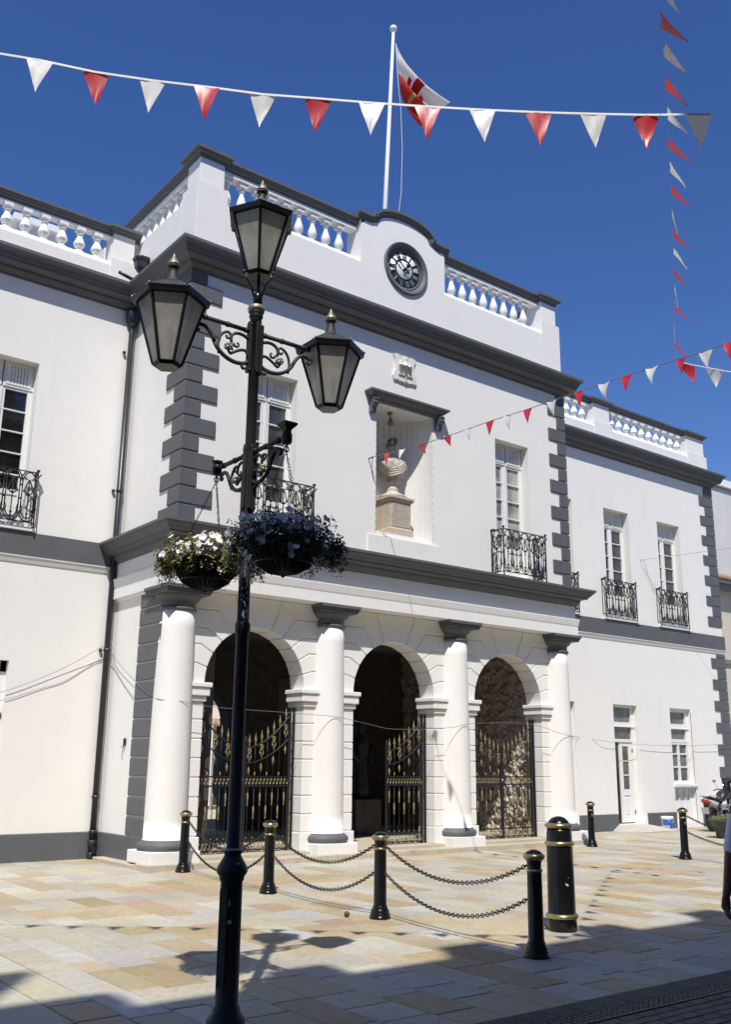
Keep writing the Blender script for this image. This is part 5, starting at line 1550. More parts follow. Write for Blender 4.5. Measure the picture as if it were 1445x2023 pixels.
def chain(p, q, sag, label, name='chain', link=.052):
    P, Q = Vector(p), Vector(q); L = (Q-P).length; n = int((L*1.04+sag*sag*2.2/L)/(.040))
    pts = [P.lerp(Q, i/n)+Vector((0, 0, -4*sag*(i/n)*(1-i/n))) for i in range(n+1)]
    m = MB()
    for i in range(n):
        a, b = pts[i], pts[i+1]; d = (b-a).normalized(); c = (a+b)/2
        s = d.cross(Vector((0, 0, 1))).normalized(); w = d.cross(s)
        e = s if i % 2 else w
        m.tube([c+d*.0285*math.cos(t)+e*.0175*math.sin(t) for t in [2*PI*k/10 for k in range(10)]], .0055, 4, closed=True)
    for e, dd in ((P, (Q-P)), (Q, (P-Q))):
        u = dd.normalized(); m.tube([e+Vector((.017*u.x*math.cos(t)-.017*u.x, .017*u.y*math.cos(t)-.017*u.y, .017*math.sin(t))) for t in [2*PI*k/10 for k in range(10)]], .006, 5, closed=True)
    o = m.build(name, CHAINM, origin=P); tag(o, label, 'chain', 'chains hanging between bollards')
    return o
def cpt(k, z, toward):
    a, b = Vector((*BL[k], z)), Vector((*BL[toward], z)); d = (b-a).normalized(); return a+d*.09
where = {('A', 'B'): 'behind the lamp post before the first arch', ('B', 'C'): 'between the second and third slim bollards', ('C', 'D'): 'between the third and the nearest slim bollard', ('G', 'H'): 'running from the planter bollard to the right edge'}
for (a, b), sg in ((('A', 'B'), .33), (('B', 'C'), .28), (('C', 'D'), .26), (('G', 'H'), .22)):
    chain(cpt(a, .775, b), cpt(b, .775, a), sg, 'upper sagging steel chain '+where[(a, b)])
    chain(cpt(a, .485, b), cpt(b, .485, a), sg+(.02 if a != 'G' else -.04), 'lower sagging steel chain '+where[(a, b)])

# ================================================================== BUNTING
def pennant(parent, c, t, w, h, mat, rnd, lean=(0, 0, 0), curl=.25):
    """triangle hanging below point c with its top edge along t"""
    t = Vector(t).normalized(); c = Vector(c); dn = (Vector((0, 0, -1))+Vector(lean)).normalized(); nn = t.cross(dn).normalized()
    n = 8; vs = []; fs = []
    for i in range(n+1):
        v = i/n; ww = w*(1-v)
        for j in range(5):
            u = (j/4-.5)
            off = nn*(curl*w*(math.sin(PI*v*.9)*.35+(u*2)**2*.35*(1-v))+w*.02*math.sin(7*u+5*v+c.x*9))
            vs.append(c+t*(u*ww)+dn*(h*v)+off)
    for i in range(n):
        for j in range(4): fs.append((i*5+j, i*5+j+1, (i+1)*5+j+1, (i+1)*5+j))
    m = MB(); m.add(vs, fs, True)
    return m.build('pennant', mat, parent, recalc=False)
def bunting(name_label, pts, flags, r, w, h, rnd, tape=True, cat='bunting'):
    o = empty('bunting', pts[0]); tag(o, name_label, cat, 'strings of red and white pennants')
    m = MB()
    if tape:
        # flat folded tape
        vs = []; fs = []
        for i, p in enumerate(pts):
            p = Vector(p); 
            for dx, dz in ((-.0015, -r), (.0015, -r), (.0015, r), (-.0015, r)): vs.append((p.x+dx, p.y+dx, p.z+dz))
        for i in range(len(pts)-1):
            for k in range(4): fs.append((i*4+k, i*4+(k+1) % 4, (i+1)*4+(k+1) % 4, (i+1)*4+k))
        m.add(vs, fs)
    else: m.tube(pts, r, 5)
    m.build('cord', TAPE if tape else WIRE, o)
    for c, t, col, lean, cu, ww, hh in flags: pennant(o, c, t, ww or w, hh or h, col, rnd, lean, cu)
    return o
rnd = random.Random(12)
F1 = [(1.79, 6.39, 6.75), (2.15, 6.19, 6.70), (2.50, 5.94, 6.645), (2.82, 5.67, 6.58), (3.17, 5.44, 6.545), (3.49, 5.17, 6.50), (3.81, 4.92, 6.465), (4.14, 4.66, 6.435), (4.45, 4.40, 6.40), (4.77, 4.13, 6.37), (5.09, 3.88, 6.36), (5.39, 3.63, 6.345), (5.67, 3.38, 6.335)]
F1 = [(.36, 7.36, 7.02), (.72, 7.12, 6.95), (1.08, 6.88, 6.88), (1.43, 6.64, 6.81)]+F1
top = [(Vector(p)) for p in F1]
# anchor heights: positions above are near flag tops; string passes there
ex0 = top[0]+(top[0]-top[2])*2.2+Vector((0, 0, .10)); ex1 = top[0]+(top[0]-top[1])*1.1+Vector((0, 0, .02))
strp = [ex0, ex1]+top+[top[-1]+(top[-1]-top[-2]).normalized()*.09]
fl = []
for i, p in enumerate(top):
    t = (top[min(i+1, 16)]-top[max(i-1, 0)])
    fl.append((p-Vector((0, 0, .004)), t, WPEN if i % 2 == 0 else RED, (rnd.uniform(-.05, .05), rnd.uniform(-.06, .04), 0), rnd.uniform(-.12, .22), None, None))
bunting('large pennant string on white tape crossing the sky in front of the flagpole', strp, fl, .0085, .198, .285, rnd)
def smooth_pts(pts, n):
    P = [Vector(q) for q in pts]; out = []
    for k in range(n+1):
        x = k/n*(len(P)-1); i = min(int(x), len(P)-2); f = x-i
        p0 = P[max(i-1, 0)]; p1 = P[i]; p2 = P[i+1]; p3 = P[min(i+2, len(P)-1)]
        out.append(.5*((2*p1)+(p2-p0)*f+(2*p0-5*p1+4*p2-p3)*f*f+(3*p1-p0-3*p2+p3)*f**3))
    return out
S2 = [(11.232, 14.341, 7.531), (11.112, 12.498, 7.342), (11.003, 10.836, 7.254), (10.944, 9.923, 7.191), (10.871, 8.807, 7.134), (10.812, 7.899, 7.08), (10.757, 7.064, 7.019), (10.723, 6.54, 6.977), (10.7, 6.195, 6.964), (10.674, 5.794, 6.945), (10.55, 3.8, 7.0)]
F2 = [((11.197, 13.804, 7.476), 'R'), ((11.166, 13.324, 7.427), 'W'), ((11.127, 12.725, 7.365), 'R'), ((11.078, 11.985, 7.315), 'R'), ((11.039, 11.388, 7.283), 'W'), ((11.003, 10.836, 7.254), 'R'), ((10.974, 10.387, 7.223), 'W'), ((10.944, 9.923, 7.191), 'R'), ((10.909, 9.392, 7.164), 'W'), ((10.871, 8.807, 7.134), 'R'), ((10.839, 8.317, 7.105), 'W'), ((10.811, 7.89, 7.08), 'R'), ((10.782, 7.441, 7.047), 'W'), ((10.749, 6.94, 7.009), 'R'), ((10.725, 6.579, 6.98), 'W'), ((10.7, 6.187, 6.963), 'R')]
fl = []
for i, (p, c) in enumerate(F2):
    t = Vector((.06, 1, .06)) if i != 13 else Vector((.3, 1, 0))
    lean = (-.10+rnd.uniform(-.12, .12), rnd.uniform(-.15, .05), 0)
    if i in (2, 3): lean = (.9, .6, .55)
    if i == 1: lean = (-.5, -.2, 0)
    fl.append((Vector(p)-Vector((0, 0, .006)), t, RED if c == 'R' else WPEN, lean, rnd.uniform(.1, .4), .22, .27))
bunting('thin pennant string running from the niche over the portico to the right', [S2[0]]+smooth_pts(S2, 40)[1:], fl, .007, .2, .26, rnd, False)
S3 = [(3.6, 2.3, 6.05), (4.142, 2.644, 6.16), (4.476, 2.863, 6.297), (4.824, 3.08, 6.409), (5.338, 3.414, 6.568), (5.864, 3.756, 6.677), (6.474, 4.158, 6.8), (7.176, 4.621, 6.923), (7.878, 5.087, 7.031), (8.668, 5.619, 7.115), (9.465, 6.166, 7.14), (10.20, 6.68, 7.11), (10.757, 7.064, 7.019)]
p3 = smooth_pts(S3, 60)
fl = []; d3 = (Vector(S3[-1])-Vector(S3[0])).normalized(); acc = 0
cum = [0]
for a, b in zip(p3, p3[1:]): cum.append(cum[-1]+(b-a).length)
s_ = .30; i = 0
while s_ < cum[-1]-.15:
    k = max(j for j in range(len(cum)) if cum[j] <= s_); f = (s_-cum[k])/(cum[k+1]-cum[k]); p = p3[k].lerp(p3[k+1], f)
    w_ = rnd.uniform(.45, .85) if i not in (9, 13, 15, 17) else rnd.uniform(-.1, .15)
    lean = (rt.x*w_, rt.y*w_, .12)
    fl.append((p-Vector((0, 0, .005)), d3, RED if i % 2 == 0 else WPEN, lean, rnd.uniform(-.1, .2), .20, .25))
    s_ += .50; i += 1
bunting('pennant string passing overhead and hanging as a near vertical line at the right', p3, fl, .006, .2, .26, rnd)
S4 = [(10.757, 7.064, 7.019), (11.065, 7.056, 7.045), (11.353, 6.855, 6.985), (11.456, 6.673, 6.908), (11.815, 6.195, 6.72), (12.6, 5.2, 6.4)]
fl = [(Vector((11.03, 7.06, 7.03)), (Vector(S4[2])-Vector(S4[1])), RED, (.3, -.2, 0), .3, .24, .28), (Vector((11.35, 6.86, 6.98)), (Vector(S4[3])-Vector(S4[2])), WPEN, (.05, 0, 0), .3, .24, .26), (Vector((11.78, 6.24, 6.73)), (Vector(S4[4])-Vector(S4[3])), RED, (0, 0, 0), .3, .24, .26)]
bunting('short pennant string leading right from the junction of the strings', smooth_pts(S4, 20), fl, .006, .2, .26, rnd)
# bracket hook for the thin string on the wall by the niche
m = MB(); m.tube([(11.235, YW, 7.53), (11.232, 14.341, 7.531)], .012, 6); m.tube([(11.235, YW-.13, 7.52), (11.30, YW-.02, 7.32), (11.37, YW-.005, 7.10)], .006, 5); m.ball((11.235, YW-.13, 7.53), .02, 8, 5)
part(m, 'string_hook', IRON)

# ================================================================== CABLES ALONG THE FACADE
def cable(pts, r, label, n=60):
    m = MB(); m.tube(smooth_pts(pts, n), r, 5); o = m.build('cable', WIRE); tag(o, label, 'cable'); return o
cable([(3.6, YG-.02, 2.25), (4.4, YG-.03, 2.50), (5.33, YG-.04, 2.78), (6.2, YG-.05, 3.18), (6.96, YG-.12, 3.66), (7.07, YG-.14, 3.68), (7.08, 16.4, 3.38), (7.09, 15.6, 2.97), (7.10, 14.95, 2.70), (7.13, 14.64, 2.62), (7.41, 14.478, 2.60), (7.66, 14.50, 2.56), (8.3, 14.47, 2.52), (9.1, 14.46, 2.505), (10.09, 14.46, 2.48), (10.62, 14.465, 2.455), (11.36, 14.46, 2.345), (11.85, 14.46, 2.283), (12.71, 14.46, 2.308), (13.49, 14.46, 2.37), (13.86, 14.46, 2.44), (14.93, 14.46, 2.505), (15.84, 14.46, 2.48), (16.57, 14.46, 2.335), (16.97, 14.48, 2.28), (17.3, 14.7, 2.27), (19.8, 16.72, 2.36), (21.0, 16.72, 2.27), (22.2, 16.74, 2.22), (23.7, 16.72, 2.206), (25.2, 16.72, 2.24), (26.7, 16.70, 2.32), (27.1, 16.72, 2.34)], .0045, 'thin grey cable strung across the columns below the imposts', 150)
cable([(4.6, YG-.02, 2.45), (5.36, YG-.02, 2.64), (5.9, YG-.015, 2.84), (6.3, YG-.012, 2.98), (6.7, YG-.012, 3.25), (6.95, YG-.03, 3.42), (7.10, YG-.06, 3.40), (7.13, 16.2, 2.98), (7.12, 15.5, 2.60), (7.10, 15.05, 2.48), (7.12, 14.9, 2.36)], .0045, 'second cable looping lower on the left wing beside the downpipe')
cable([(23.11, 16.70, 7.434), (24.91, 15.0, 7.755), (28, 12.5, 8.3)], .005, 'cable leaving the right wing wall between the upper windows', 20)
m = MB(); m.tube([(23.11, 16.70, 7.434), (23.35, 16.76, 7.0), (23.69, YG-.01, 6.52)], .005, 4); m.tube([(23.11, 16.70, 7.434), (23.12, YG, 7.44)], .007, 4)
part(m, 'cable_bracket', IRON)

# ================================================================== SMALL THINGS ON THE SQUARE
# paint bucket
bx, by = 22.95, 16.36
o = empty('paint_bucket', (bx, by, 0)); tag(o, 'white and blue plastic paint bucket standing by the right wing wall', 'bucket')
m = MB(); m.lathe([(.135, .005), (.150, .30), (.155, .31)], (bx, by), 28); m.build('tub', BUCKW, o)
m = MB(); m.lathe([(.1375, .02), (.1545, .285)], (bx, by), 28)
m2 = MB()
for (z0, z1, a0, a1) in ((.13, .27, 160, 240), (.02, .27, 240, 300), (.02, .05, 160, 240)):
    n = 10
    vs = []; 
    for k in range(n+1):
        a = R(a0+(a1-a0)*k/n)
        for z in (z0, z1): r = .1365+(z/.30)*.015+.001; vs.append((bx+r*math.cos(a), by+r*math.sin(a), z))
    m2.add(vs, [(2*k, 2*k+2, 2*k+3, 2*k+1) for k in range(n)], True)
m2.build('label', BUCKB, o)
m = MB(); m.lathe([(.160, .29), (.165, .30), (.165, .345), (.150, .355), (.14, .345), (.001, .345)], (bx, by), 28); m.build('lid', BUCKW, o)
m = MB(); m.tube([(bx+.16*math.cos(a), by+.16*math.sin(a), .285-.09*math.sin((a-R(215))/(R(325)-R(215))*PI)) for a in [R(215+110*k/12) for k in range(13)]], .004, 5); m.build('handle', BUCKW, o)
# round fruit on the paving
m = MB(); m.ball((6.90, 9.20, .035), .032, 14, 9); q = m.build('fallen_fruit', paint('brown rind', (.09, .055, .045), .6, .4, .4, 30, 90)); tag(q, 'small round brown fruit lying on the paving before the bollards', 'fruit')

# planter
px_, py_ = 21.86, 13.72
o = empty('planter', (px_, py_, 0)); tag(o, 'tapered dark grey planter filled with low green plants in front of the motorcycle', 'planter')
m = MB()
def rsq(r, z, k=40):
    out = []
    for i in range(k):
        a = 2*PI*i/k+.6; c, s = math.cos(a), math.sin(a); f = (abs(c)**6+abs(s)**6)**(-1/6.)
        f = .5+.5*f if False else 1
        out.append((px_+r*f*c, py_+r*f*s, z))
    return out
m.lathe([(.40, 0), (.45, .26), (.47, .27), (.53, .37), (.56, .39), (.56, .43), (.53, .43), (.50, .40), (.001, .39)], (px_, py_), 40)
m.build('pot', PLANTER, o)
m = MB(); rn = random.Random(31)
for _ in range(1500):
    a = rn.uniform(0, 2*PI); r = .54*math.sqrt(rn.random()); z = .42+.08*(1-(r/.56)**2)+rn.uniform(-.02, .04)
    leaf_cluster(m, (px_+r*math.cos(a), py_+r*math.sin(a), z), rn, .022, 4)
m.build('foliage', LEAFG, o, recalc=False)
m = MB()
for _ in range(9):
    m = MB(); a = rn.uniform(0, 2*PI); r = .45*math.sqrt(rn.random()); petunia(m, (px_+r*math.cos(a), py_+r*math.sin(a), .53), (0, -.2, 1), .022, rn); m.build('flower', FLW, o, recalc=False)

# motorcycle, rear to the left, built along +x and turned a little
def motorcycle():
    o = empty('motorcycle', (0, 0, 0))
    tag(o, 'white and black motorcycle parked by the wing wall with its tail to the left', 'motorcycle')
    def wheel(x, nm):
        w = MB()
        n = 30
        ring = [(.30+.0*0, 0)]
        pr = [(.235, -.055), (.27, -.065), (.295, -.045), (.305, 0), (.295, .045), (.27, .065), (.235, .055), (.235, -.055)]
        w.lathe(pr, (x, .305), n, axis='y', base=0, cap=False)
        t = w.build('wheel', RUBBER, o)
        r = MB(); r.lathe([(.20, -.04), (.236, -.045), (.236, .045), (.20, .04), (.20, -.04)], (x, .305), n, axis='y')
        for k in range(5):
            a = 2*PI*k/5; r.tube([(x+.03*math.cos(a), 0, .305+.03*math.sin(a)), (x+.21*math.cos(a+.15), 0, .305+.21*math.sin(a+.15))], .016, 6)
        r.lathe([(.06, -.07), (.06, .07)], (x, .305), 14, axis='y'); r.build('rim', MBLACK, t)
        d = MB(); d.lathe([(.08, -.06), (.13, -.06), (.13, -.055), (.08, -.055)], (x, .305), 24, axis='y'); d.build('brake_disc', CHROME, t)
    wheel(0, 'r'); wheel(1.38, 'f')
    m = MB()       # tail and side body
    def loft(m, secs):
        n = 12; vs = []
        for (x, z, hw, hh) in secs:
            for k in range(n):
                a = 2*PI*k/n; vs.append((x, hw*math.cos(a), z+hh*math.sin(a)))
        fs = [(i*n+k, i*n+(k+1) % n, (i+1)*n+(k+1) % n, (i+1)*n+k) for i in range(len(secs)-1) for k in range(n)]+[tuple(range(n-1, -1, -1)), tuple((len(secs)-1)*n+k for k in range(n))]
        m.add(vs, fs, True)
    loft(m, [(-.36, .83, .05, .02), (-.25, .79, .10, .06), (-.10, .74, .13, .09), (.12, .68, .14, .12), (.30, .62, .14, .13), (.45, .58, .12, .10)])
    m.build('tail_fairing', MWHITE, o)
    m = MB(); loft(m, [(-.38, .885, .06, .018), (-.15, .875, .11, .03), (.10, .83, .13, .04), (.40, .78, .14, .05), (.62, .80, .11, .05)]); m.build('seat', MBLACK, o)
    m = MB(); m.tube([(-.42, .09, .905), (-.30, .13, .925), (.05, .14, .90), (.25, .14, .84)], .014, 8); m.tube([(-.42, -.09, .905), (-.30, -.13, .925), (.05, -.14, .90), (.25, -.14, .84)], .014, 8); m.tube([(-.42, .09, .905), (-.45, 0, .91), (-.42, -.09, .905)], .014, 8); m.build('grab_rail', MWHITE, o)
    m = MB(); loft(m, [(-.42, .80, .07, .035), (-.36, .77, .10, .055), (-.22, .76, .11, .045), (-.12, .78, .115, .02)]); m.build('tail_light', MRED, o)
    m = MB(); m.add([(-.36, -.05, .72), (-.36, .05, .72), (-.27, .04, .40), (-.27, -.04, .40), (-.22, -.05, .72), (-.22, .05, .72), (-.20, .04, .40), (-.20, -.04, .40)], [(0, 1, 2, 3), (4, 5, 6, 7), (0, 1, 5, 4), (1, 2, 6, 5), (2, 3, 7, 6), (3, 0, 4, 7)]); m.build('mudguard', MBLACK, o)
    m = MB(); m.add([(-.385, -.10, .62), (-.385, .10, .62), (-.355, .10, .46), (-.355, -.10, .46), (-.375, -.10, .62), (-.375, .10, .62), (-.345, .10, .46), (-.345, -.10, .46)], [(0, 1, 2, 3), (4, 5, 6, 7), (0, 1, 5, 4), (1, 2, 6, 5), (2, 3, 7, 6), (3, 0, 4, 7)]); m.build('number_plate', PLATE, o)
    m = MB(); loft(m, [(.50, .80, .08, .06), (.62, .90, .14, .11), (.82, .95, .16, .14), (1.0, .93, .12, .12), (1.08, .90, .06, .06)]); m.build('fuel_tank', MBLACK, o)
    m = MB(); m.add([(1.16, -.17, .98), (1.16, .17, .98), (1.02, .13, 1.36), (1.02, -.13, 1.36), (1.17, -.17, .98), (1.17, .17, .98), (1.03, .13, 1.36), (1.03, -.13, 1.36)], [(0, 1, 2, 3), (4, 5, 6, 7), (0, 1, 5, 4), (1, 2, 6, 5), (2, 3, 7, 6), (3, 0, 4, 7)]); m.build('windscreen', PANE, o)
    m = MB(); m.tube([(1.10, -.10, .80), (1.04, -.12, 1.22)], .016, 8); m.tube([(1.10, .10, .80), (1.04, .12, 1.22)], .016, 8); m.build('screen_stay', CHROME, o)
    m = MB(); loft(m, [(.35, .40, .10, .10), (.50, .42, .17, .17), (.75, .42, .18, .18), (.95, .44, .12, .14)])
    for z in (.50, .55, .60, .65): m.box(.60, .90, -.10, .10, z, z+.02)
    for p, q, r in (((.55, 0, .70), (1.05, 0, .95), .035), ((.45, 0, .35), (.35, 0, .70), .03), ((.95, 0, .30), (1.07, 0, .90), .03), ((0, .10, .31), (.45, .12, .38), .025), ((0, -.10, .31), (.45, -.12, .38), .025)): m.tube([p, q], r, 8)
    m.build('engine_and_frame', MBLACK, o)
    m = MB()
    for s in (-1, 1): m.tube([(.10, s*.12, .42), (.22, s*.12, .72)], .03, 8)
    m.tube([(.80, -.14, .45), (.95, -.16, .25), (.60, -.19, .22), (.2, -.20, .26), (-.15, -.20, .36)], [.022, .022, .024, .045, .05], 10)
    for s in (-1, 1): m.tube([(1.38, s*.10, .305), (1.14, s*.10, .95)], .022, 8)
    m.build('exhaust_and_forks', CHROME, o)
    m = MB(); m.tube([(1.00, -.38, 1.02), (1.06, -.25, 1.06), (1.12, 0, 1.02), (1.06, .25, 1.06), (1.00, .38, 1.02)], .014, 8)
    loft(m, [(1.12, .88, .09, .08), (1.25, .90, .10, .09), (1.30, .90, .08, .07)]); m.build('handlebar', MBLACK, o)
    for s in (-1, 1):
        m = MB(); m.tube([(1.05, s*.27, 1.07), (1.03, s*.33, 1.22)], .007, 6); m.lathe([(.001, -.012), (.05, -.008), (.055, .005), (.001, .012)], (s*.35, 1.27), 14, axis='z') if False else m.ball((1.02, s*.35, 1.27), .055, 12, 8, .8); m.build('mirror', CHROME, o)
    m = MB()
    for k in range(9): m.box(.05+.0*k, .42, -.24, -.18, .60+.0*k, .62) if k == 0 else None
    m.box(.02, .46, -.27, -.18, .56, .60); m.box(.04, .44, -.27, -.18, .66, .69); m.box(.02, .05, -.27, -.18, .42, .69); m.box(.43, .46, -.27, -.18, .42, .69); m.build('pannier_rack', CHROME, o)
    m = MB(); loft(m, [(.05, .52, .30, .0)]) if False else None
    m = MB(); m.tube([(1.10, 0, .62), (1.52, 0, .64)], .05, 6); m.build('front_mudguard', MWHITE, o)
    o.location = (23.56, 15.40, 0); o.rotation_euler = (0, R(-4)*0, R(8))
motorcycle()
m = MB()

# ================================================================== PERSON at the right edge
def skin_body(name, joints, bones, mat, parent, root=0, sub=2, origin=None):
    me = bpy.data.meshes.new(name); org = Vector(origin or wloc(parent))
    me.from_pydata([tuple(Vector(j[0])-wloc(parent)) for j in joints], bones, [])
    o = bpy.data.objects.new(name, me); COL.objects.link(o); o.parent = parent
    me.materials.append(mat)
    sk = o.modifiers.new('skin', 'SKIN'); sk.use_smooth_shade = True
    for i, j in enumerate(joints):
        r = j[1]; d = me.skin_vertices[0].data[i]; d.radius = (r, r) if not isinstance(r, tuple) else r
        d.use_root = (i == root)
    ss = o.modifiers.new('sub', 'SUBSURF'); ss.levels = sub; ss.render_levels = sub
    return o
def person():
    px, py = 6.035, 3.565
    o = empty('person', (px, py, 0)); tag(o, 'person in a light blue grey short sleeved shirt at the right edge, arm hanging', 'person')
    F = Vector((.62, .78, 0)).normalized(); Rr = Vector((F.y, -F.x, 0))        # facing, right-hand
    def P(f, r, z): return Vector((px, py, 0))+F*f+Rr*r+Vector((0, 0, z))
    # body: one continuous skinned surface, left arm hangs on the camera's left
    J = [(P(0, 0, .96), .15), (P(0, 0, 1.12), .135), (P(.0, 0, 1.28), .155), (P(.0, 0, 1.41), .12), (P(.01, 0, 1.50), .055), (P(.02, 0, 1.56), .052),
         (P(0, -.17, 1.40), .062), (P(-.02, -.242, 1.14), .040), (P(.02, -.262, .93), .030), (P(.05, -.268, .865), .027),
         (P(0, .17, 1.40), .062), (P(-.05, .25, 1.14), .045), (P(-.04, .27, .90), .034), (P(-.02, .27, .86), .026),
         (P(0, -.10, .88), .095), (P(.12, -.10, .48), .060), (P(.05, -.10, .10), .042), (P(.20, -.10, .05), .035),
         (P(0, .10, .88), .095), (P(.02, .10, .48), .060), (P(-.18, .10, .12), .042), (P(-.06, .10, .05), .035)]
    Bn = [(0, 1), (1, 2), (2, 3), (3, 4), (4, 5), (3, 6), (6, 7), (7, 8), (8, 9), (3, 10), (10, 11), (11, 12), (12, 13), (0, 14), (14, 15), (15, 16), (16, 17), (0, 18), (18, 19), (19, 20), (20, 21)]
    skin_body('body', J, Bn, SKIN, o)
    # head with face
    m = MB(); hc = P(.03, 0, 1.66); nr, nk = 20, 28; vs = []
    for i in range(nr+1):
        v = -1+2*i/nr
        for k in range(nk):
            t = 2*PI*k/nk; rr = math.sqrt(max(0, 1-v*v))**.85
            a, b = .078*rr*math.sin(t), .098*rr*math.cos(t); front = max(0, math.cos(t)); c = abs(math.sin(t))
            if front > .3:
                if -.30 < v < .10: b += .024*front*max(0, 1-c*5)*(1-abs((v+.16)/.24)*.8)
                if .0 < v < .2 and .2 < c < .55: b -= .009
                if -.52 < v < -.40: b += .006*max(0, 1-c*2.2)
                if v < -.62: b += .012*front
            vs.append(hc+F*b+Rr*a+Vector((0, 0, .118*v)))
    m.add(vs, [(i*nk+k, i*nk+(k+1) % nk, (i+1)*nk+(k+1) % nk, (i+1)*nk+k) for i in range(nr) for k in range(nk)], True)
    for s in (-1, 1): m.ball(hc+Rr*(.079*s)+Vector((0, 0, -.005)), .020, 8, 6, 1.4)
    m.build('head', SKIN, o)
    m = MB(); rn = random.Random(6)
    for _ in range(260):
        a = rn.uniform(0, 2*PI); v = rn.uniform(-.2, 1); q = math.sqrt(1-max(0, v)**2)
        f, r = .100*q*math.cos(a)-.008, .082*q*math.sin(a)
        if f > .045 and v < .55: continue
        m.ball(hc+F*f+Rr*r+Vector((0, 0, .120*v)), rn.uniform(.012, .018), 6, 4)
    m.build('hair', HAIR, o)
    for s in (-1, 1):
        m = MB(); m.ball(hc+F*.085+Rr*(.03*s)+Vector((0, 0, .012)), .011, 8, 6); m.build('eye', TRIM, o)
    # hands: palm and five separate fingers, loosely curled
    for s, w, dn in ((-1, P(.05, -.268, .865), Vector((0, 0, -1))), (1, P(-.02, .27, .86), Vector((0, 0, -1)))):
        inn = Rr*(-s); fwd = F
        W = w
        js = [(W+Vector((0, 0, .02)), (.026, .020)), (W+dn*.035+fwd*.004, (.034, .017)), (W+dn*.075+fwd*.008, (.038, .015))]
        bs = [(0, 1), (1, 2)]
        for q, (off, L) in enumerate(((.030, .072), (.010, .080), (-.010, .075), (-.030, .060))):
            base = W+dn*.080+fwd*(off+.008)
            a = len(js)
            js += [(base+inn*.002, .0095), (base+dn*L*.42+inn*.010, .0088), (base+dn*L*.70+inn*.032, .0080), (base+dn*L*.62+inn*.052, .0072)]
            bs += [(2, a), (a, a+1), (a+1, a+2), (a+2, a+3)]
        a = len(js)
        js += [(W+dn*.040+fwd*.034+inn*.010, .012), (W+dn*.068+fwd*.048+inn*.024, .0100), (W+dn*.098+fwd*.044+inn*.036, .0085)]
        bs += [(1, a), (a, a+1), (a+1, a+2)]
        skin_body('hand', js, bs, SKIN, o, root=0, sub=1)
    # shirt: torso and sleeves following the body
    Js = [(P(0, 0, .90), (.185, .15)), (P(0, 0, 1.06), (.165, .14)), (P(0, 0, 1.27), (.185, .15)), (P(.0, 0, 1.42), (.14, .11)), (P(.005, 0, 1.47), (.075, .07)),
          (P(0, -.165, 1.40), .064), (P(-.012, -.212, 1.24), .054), (P(-.018, -.238, 1.125), .056), (P(0, .18, 1.405), .080), (P(-.03, .23, 1.24), .068), (P(-.05, .25, 1.125), .070)]
    skin_body('shirt', Js, [(0, 1), (1, 2), (2, 3), (3, 4), (3, 5), (5, 6), (6, 7), (3, 8), (8, 9), (9, 10)], SHIRT, o)
    Jt = [(P(0, 0, .96), .155), (P(0, -.10, .88), .115), (P(.12, -.10, .48), .078), (P(.055, -.10, .13), .062), (P(0, .10, .88), .115), (P(.02, .10, .48), .078), (P(-.17, .10, .15), .062)]
    skin_body('trousers', Jt, [(0, 1), (1, 2), (2, 3), (0, 4), (4, 5), (5, 6)], TROUS, o)
    for f0, r0, z0 in ((.05, -.10, .03), (-.18, .10, .05)):
        skin_body('shoe', [(P(f0-.05, r0, z0+.01), .045), (P(f0+.06, r0, z0+.01), .045), (P(f0+.17, r0, z0), .038)], [(0, 1), (1, 2)], SHOE, o)
person()

# ================================================================== BUILDINGS TO THE RIGHT AND BEHIND
def simple_window(par, x0, x1, z0, z1, y, mat=PANE):
    f = MB()
    f.box(x0-.06, x0, y-.03, y+.06, z0, z1); f.box(x1, x1+.06, y-.03, y+.06, z0, z1); f.box(x0-.06, x1+.06, y-.03, y+.06, z1, z1+.08); f.box(x0-.1, x1+.1, y-.08, y+.06, z0-.08, z0)
    xc = (x0+x1)/2; f.box(xc-.03, xc+.03, y-.015, y+.03, z0, z1); f.box(x0, x1, y-.012, y+.03, (z0+z1)/2-.025, (z0+z1)/2+.025)
    w = f.build('window', JOIN, par)
    g = MB(); g.box(x0, x1, y+.001, y+.01, z0, z1); g.build('pane', mat, w)
o = empty('side_building', (33, 21, 0)); tag(o, 'pale flat fronted building seen past the right end of the town hall', 'building')
m = MB(); m.box(28.0, 52, 20.0, 30, 7.95, 12.10); m.build('wall', PALE, o)
m = MB(); m.box(27.9, 52.1, 19.9, 30, 12.10, 12.17); m.build('roof_edge', LEAD, o)
o2 = empty('roof_pavilion', (36, 23, 12.2)); tag(o2, 'white rooftop pavilion above the pale building at the far right', 'building')
m = MB(); m.box(34.5, 46, 21.5, 28, 12.2, 12.75); m.build('wall', PALE, o2); m = MB(); m.box(34.0, 46.5, 21, 28.5, 12.75, 13.05); m.build('roof_slab', TRIM, o2)
o = empty('shop_building', (33, 19.6, 0)); tag(o, 'cream building with tiled eaves and shop fronts beyond the right wing', 'building')
m = MB(); m.box(28.2, 52, 20.02, 30, 0, 7.94); m.build('wall', CREAM, o)
m = MB(); m.box(28.1, 52, 19.5, 20.0, 8.20, 8.30); m.box(28.15, 52, 19.65, 20.0, 8.02, 8.20); m.build('eaves', LEAD, o)
m = MB(); x = 28.1
while x < 40:
    m.tube([(x, 19.45, 8.33), (x, 20.02, 8.62)], .07, 6); x += .16
m.build('roof_tiles', TILE, o)
m = MB(); m.box(28.15, 52, 19.93, 20.02, 5.30, 5.45); m.build('string_course', LEAD, o)
for x0 in (34.5, 37.5, 40.5): simple_window(o, x0, x0+1.2, 5.9, 7.5, 20.0)
m = MB(); m.box(31.9, 40, 19.72, 19.80, 2.75, 3.22); sg = m.build('shop_sign', PURPLE, o)
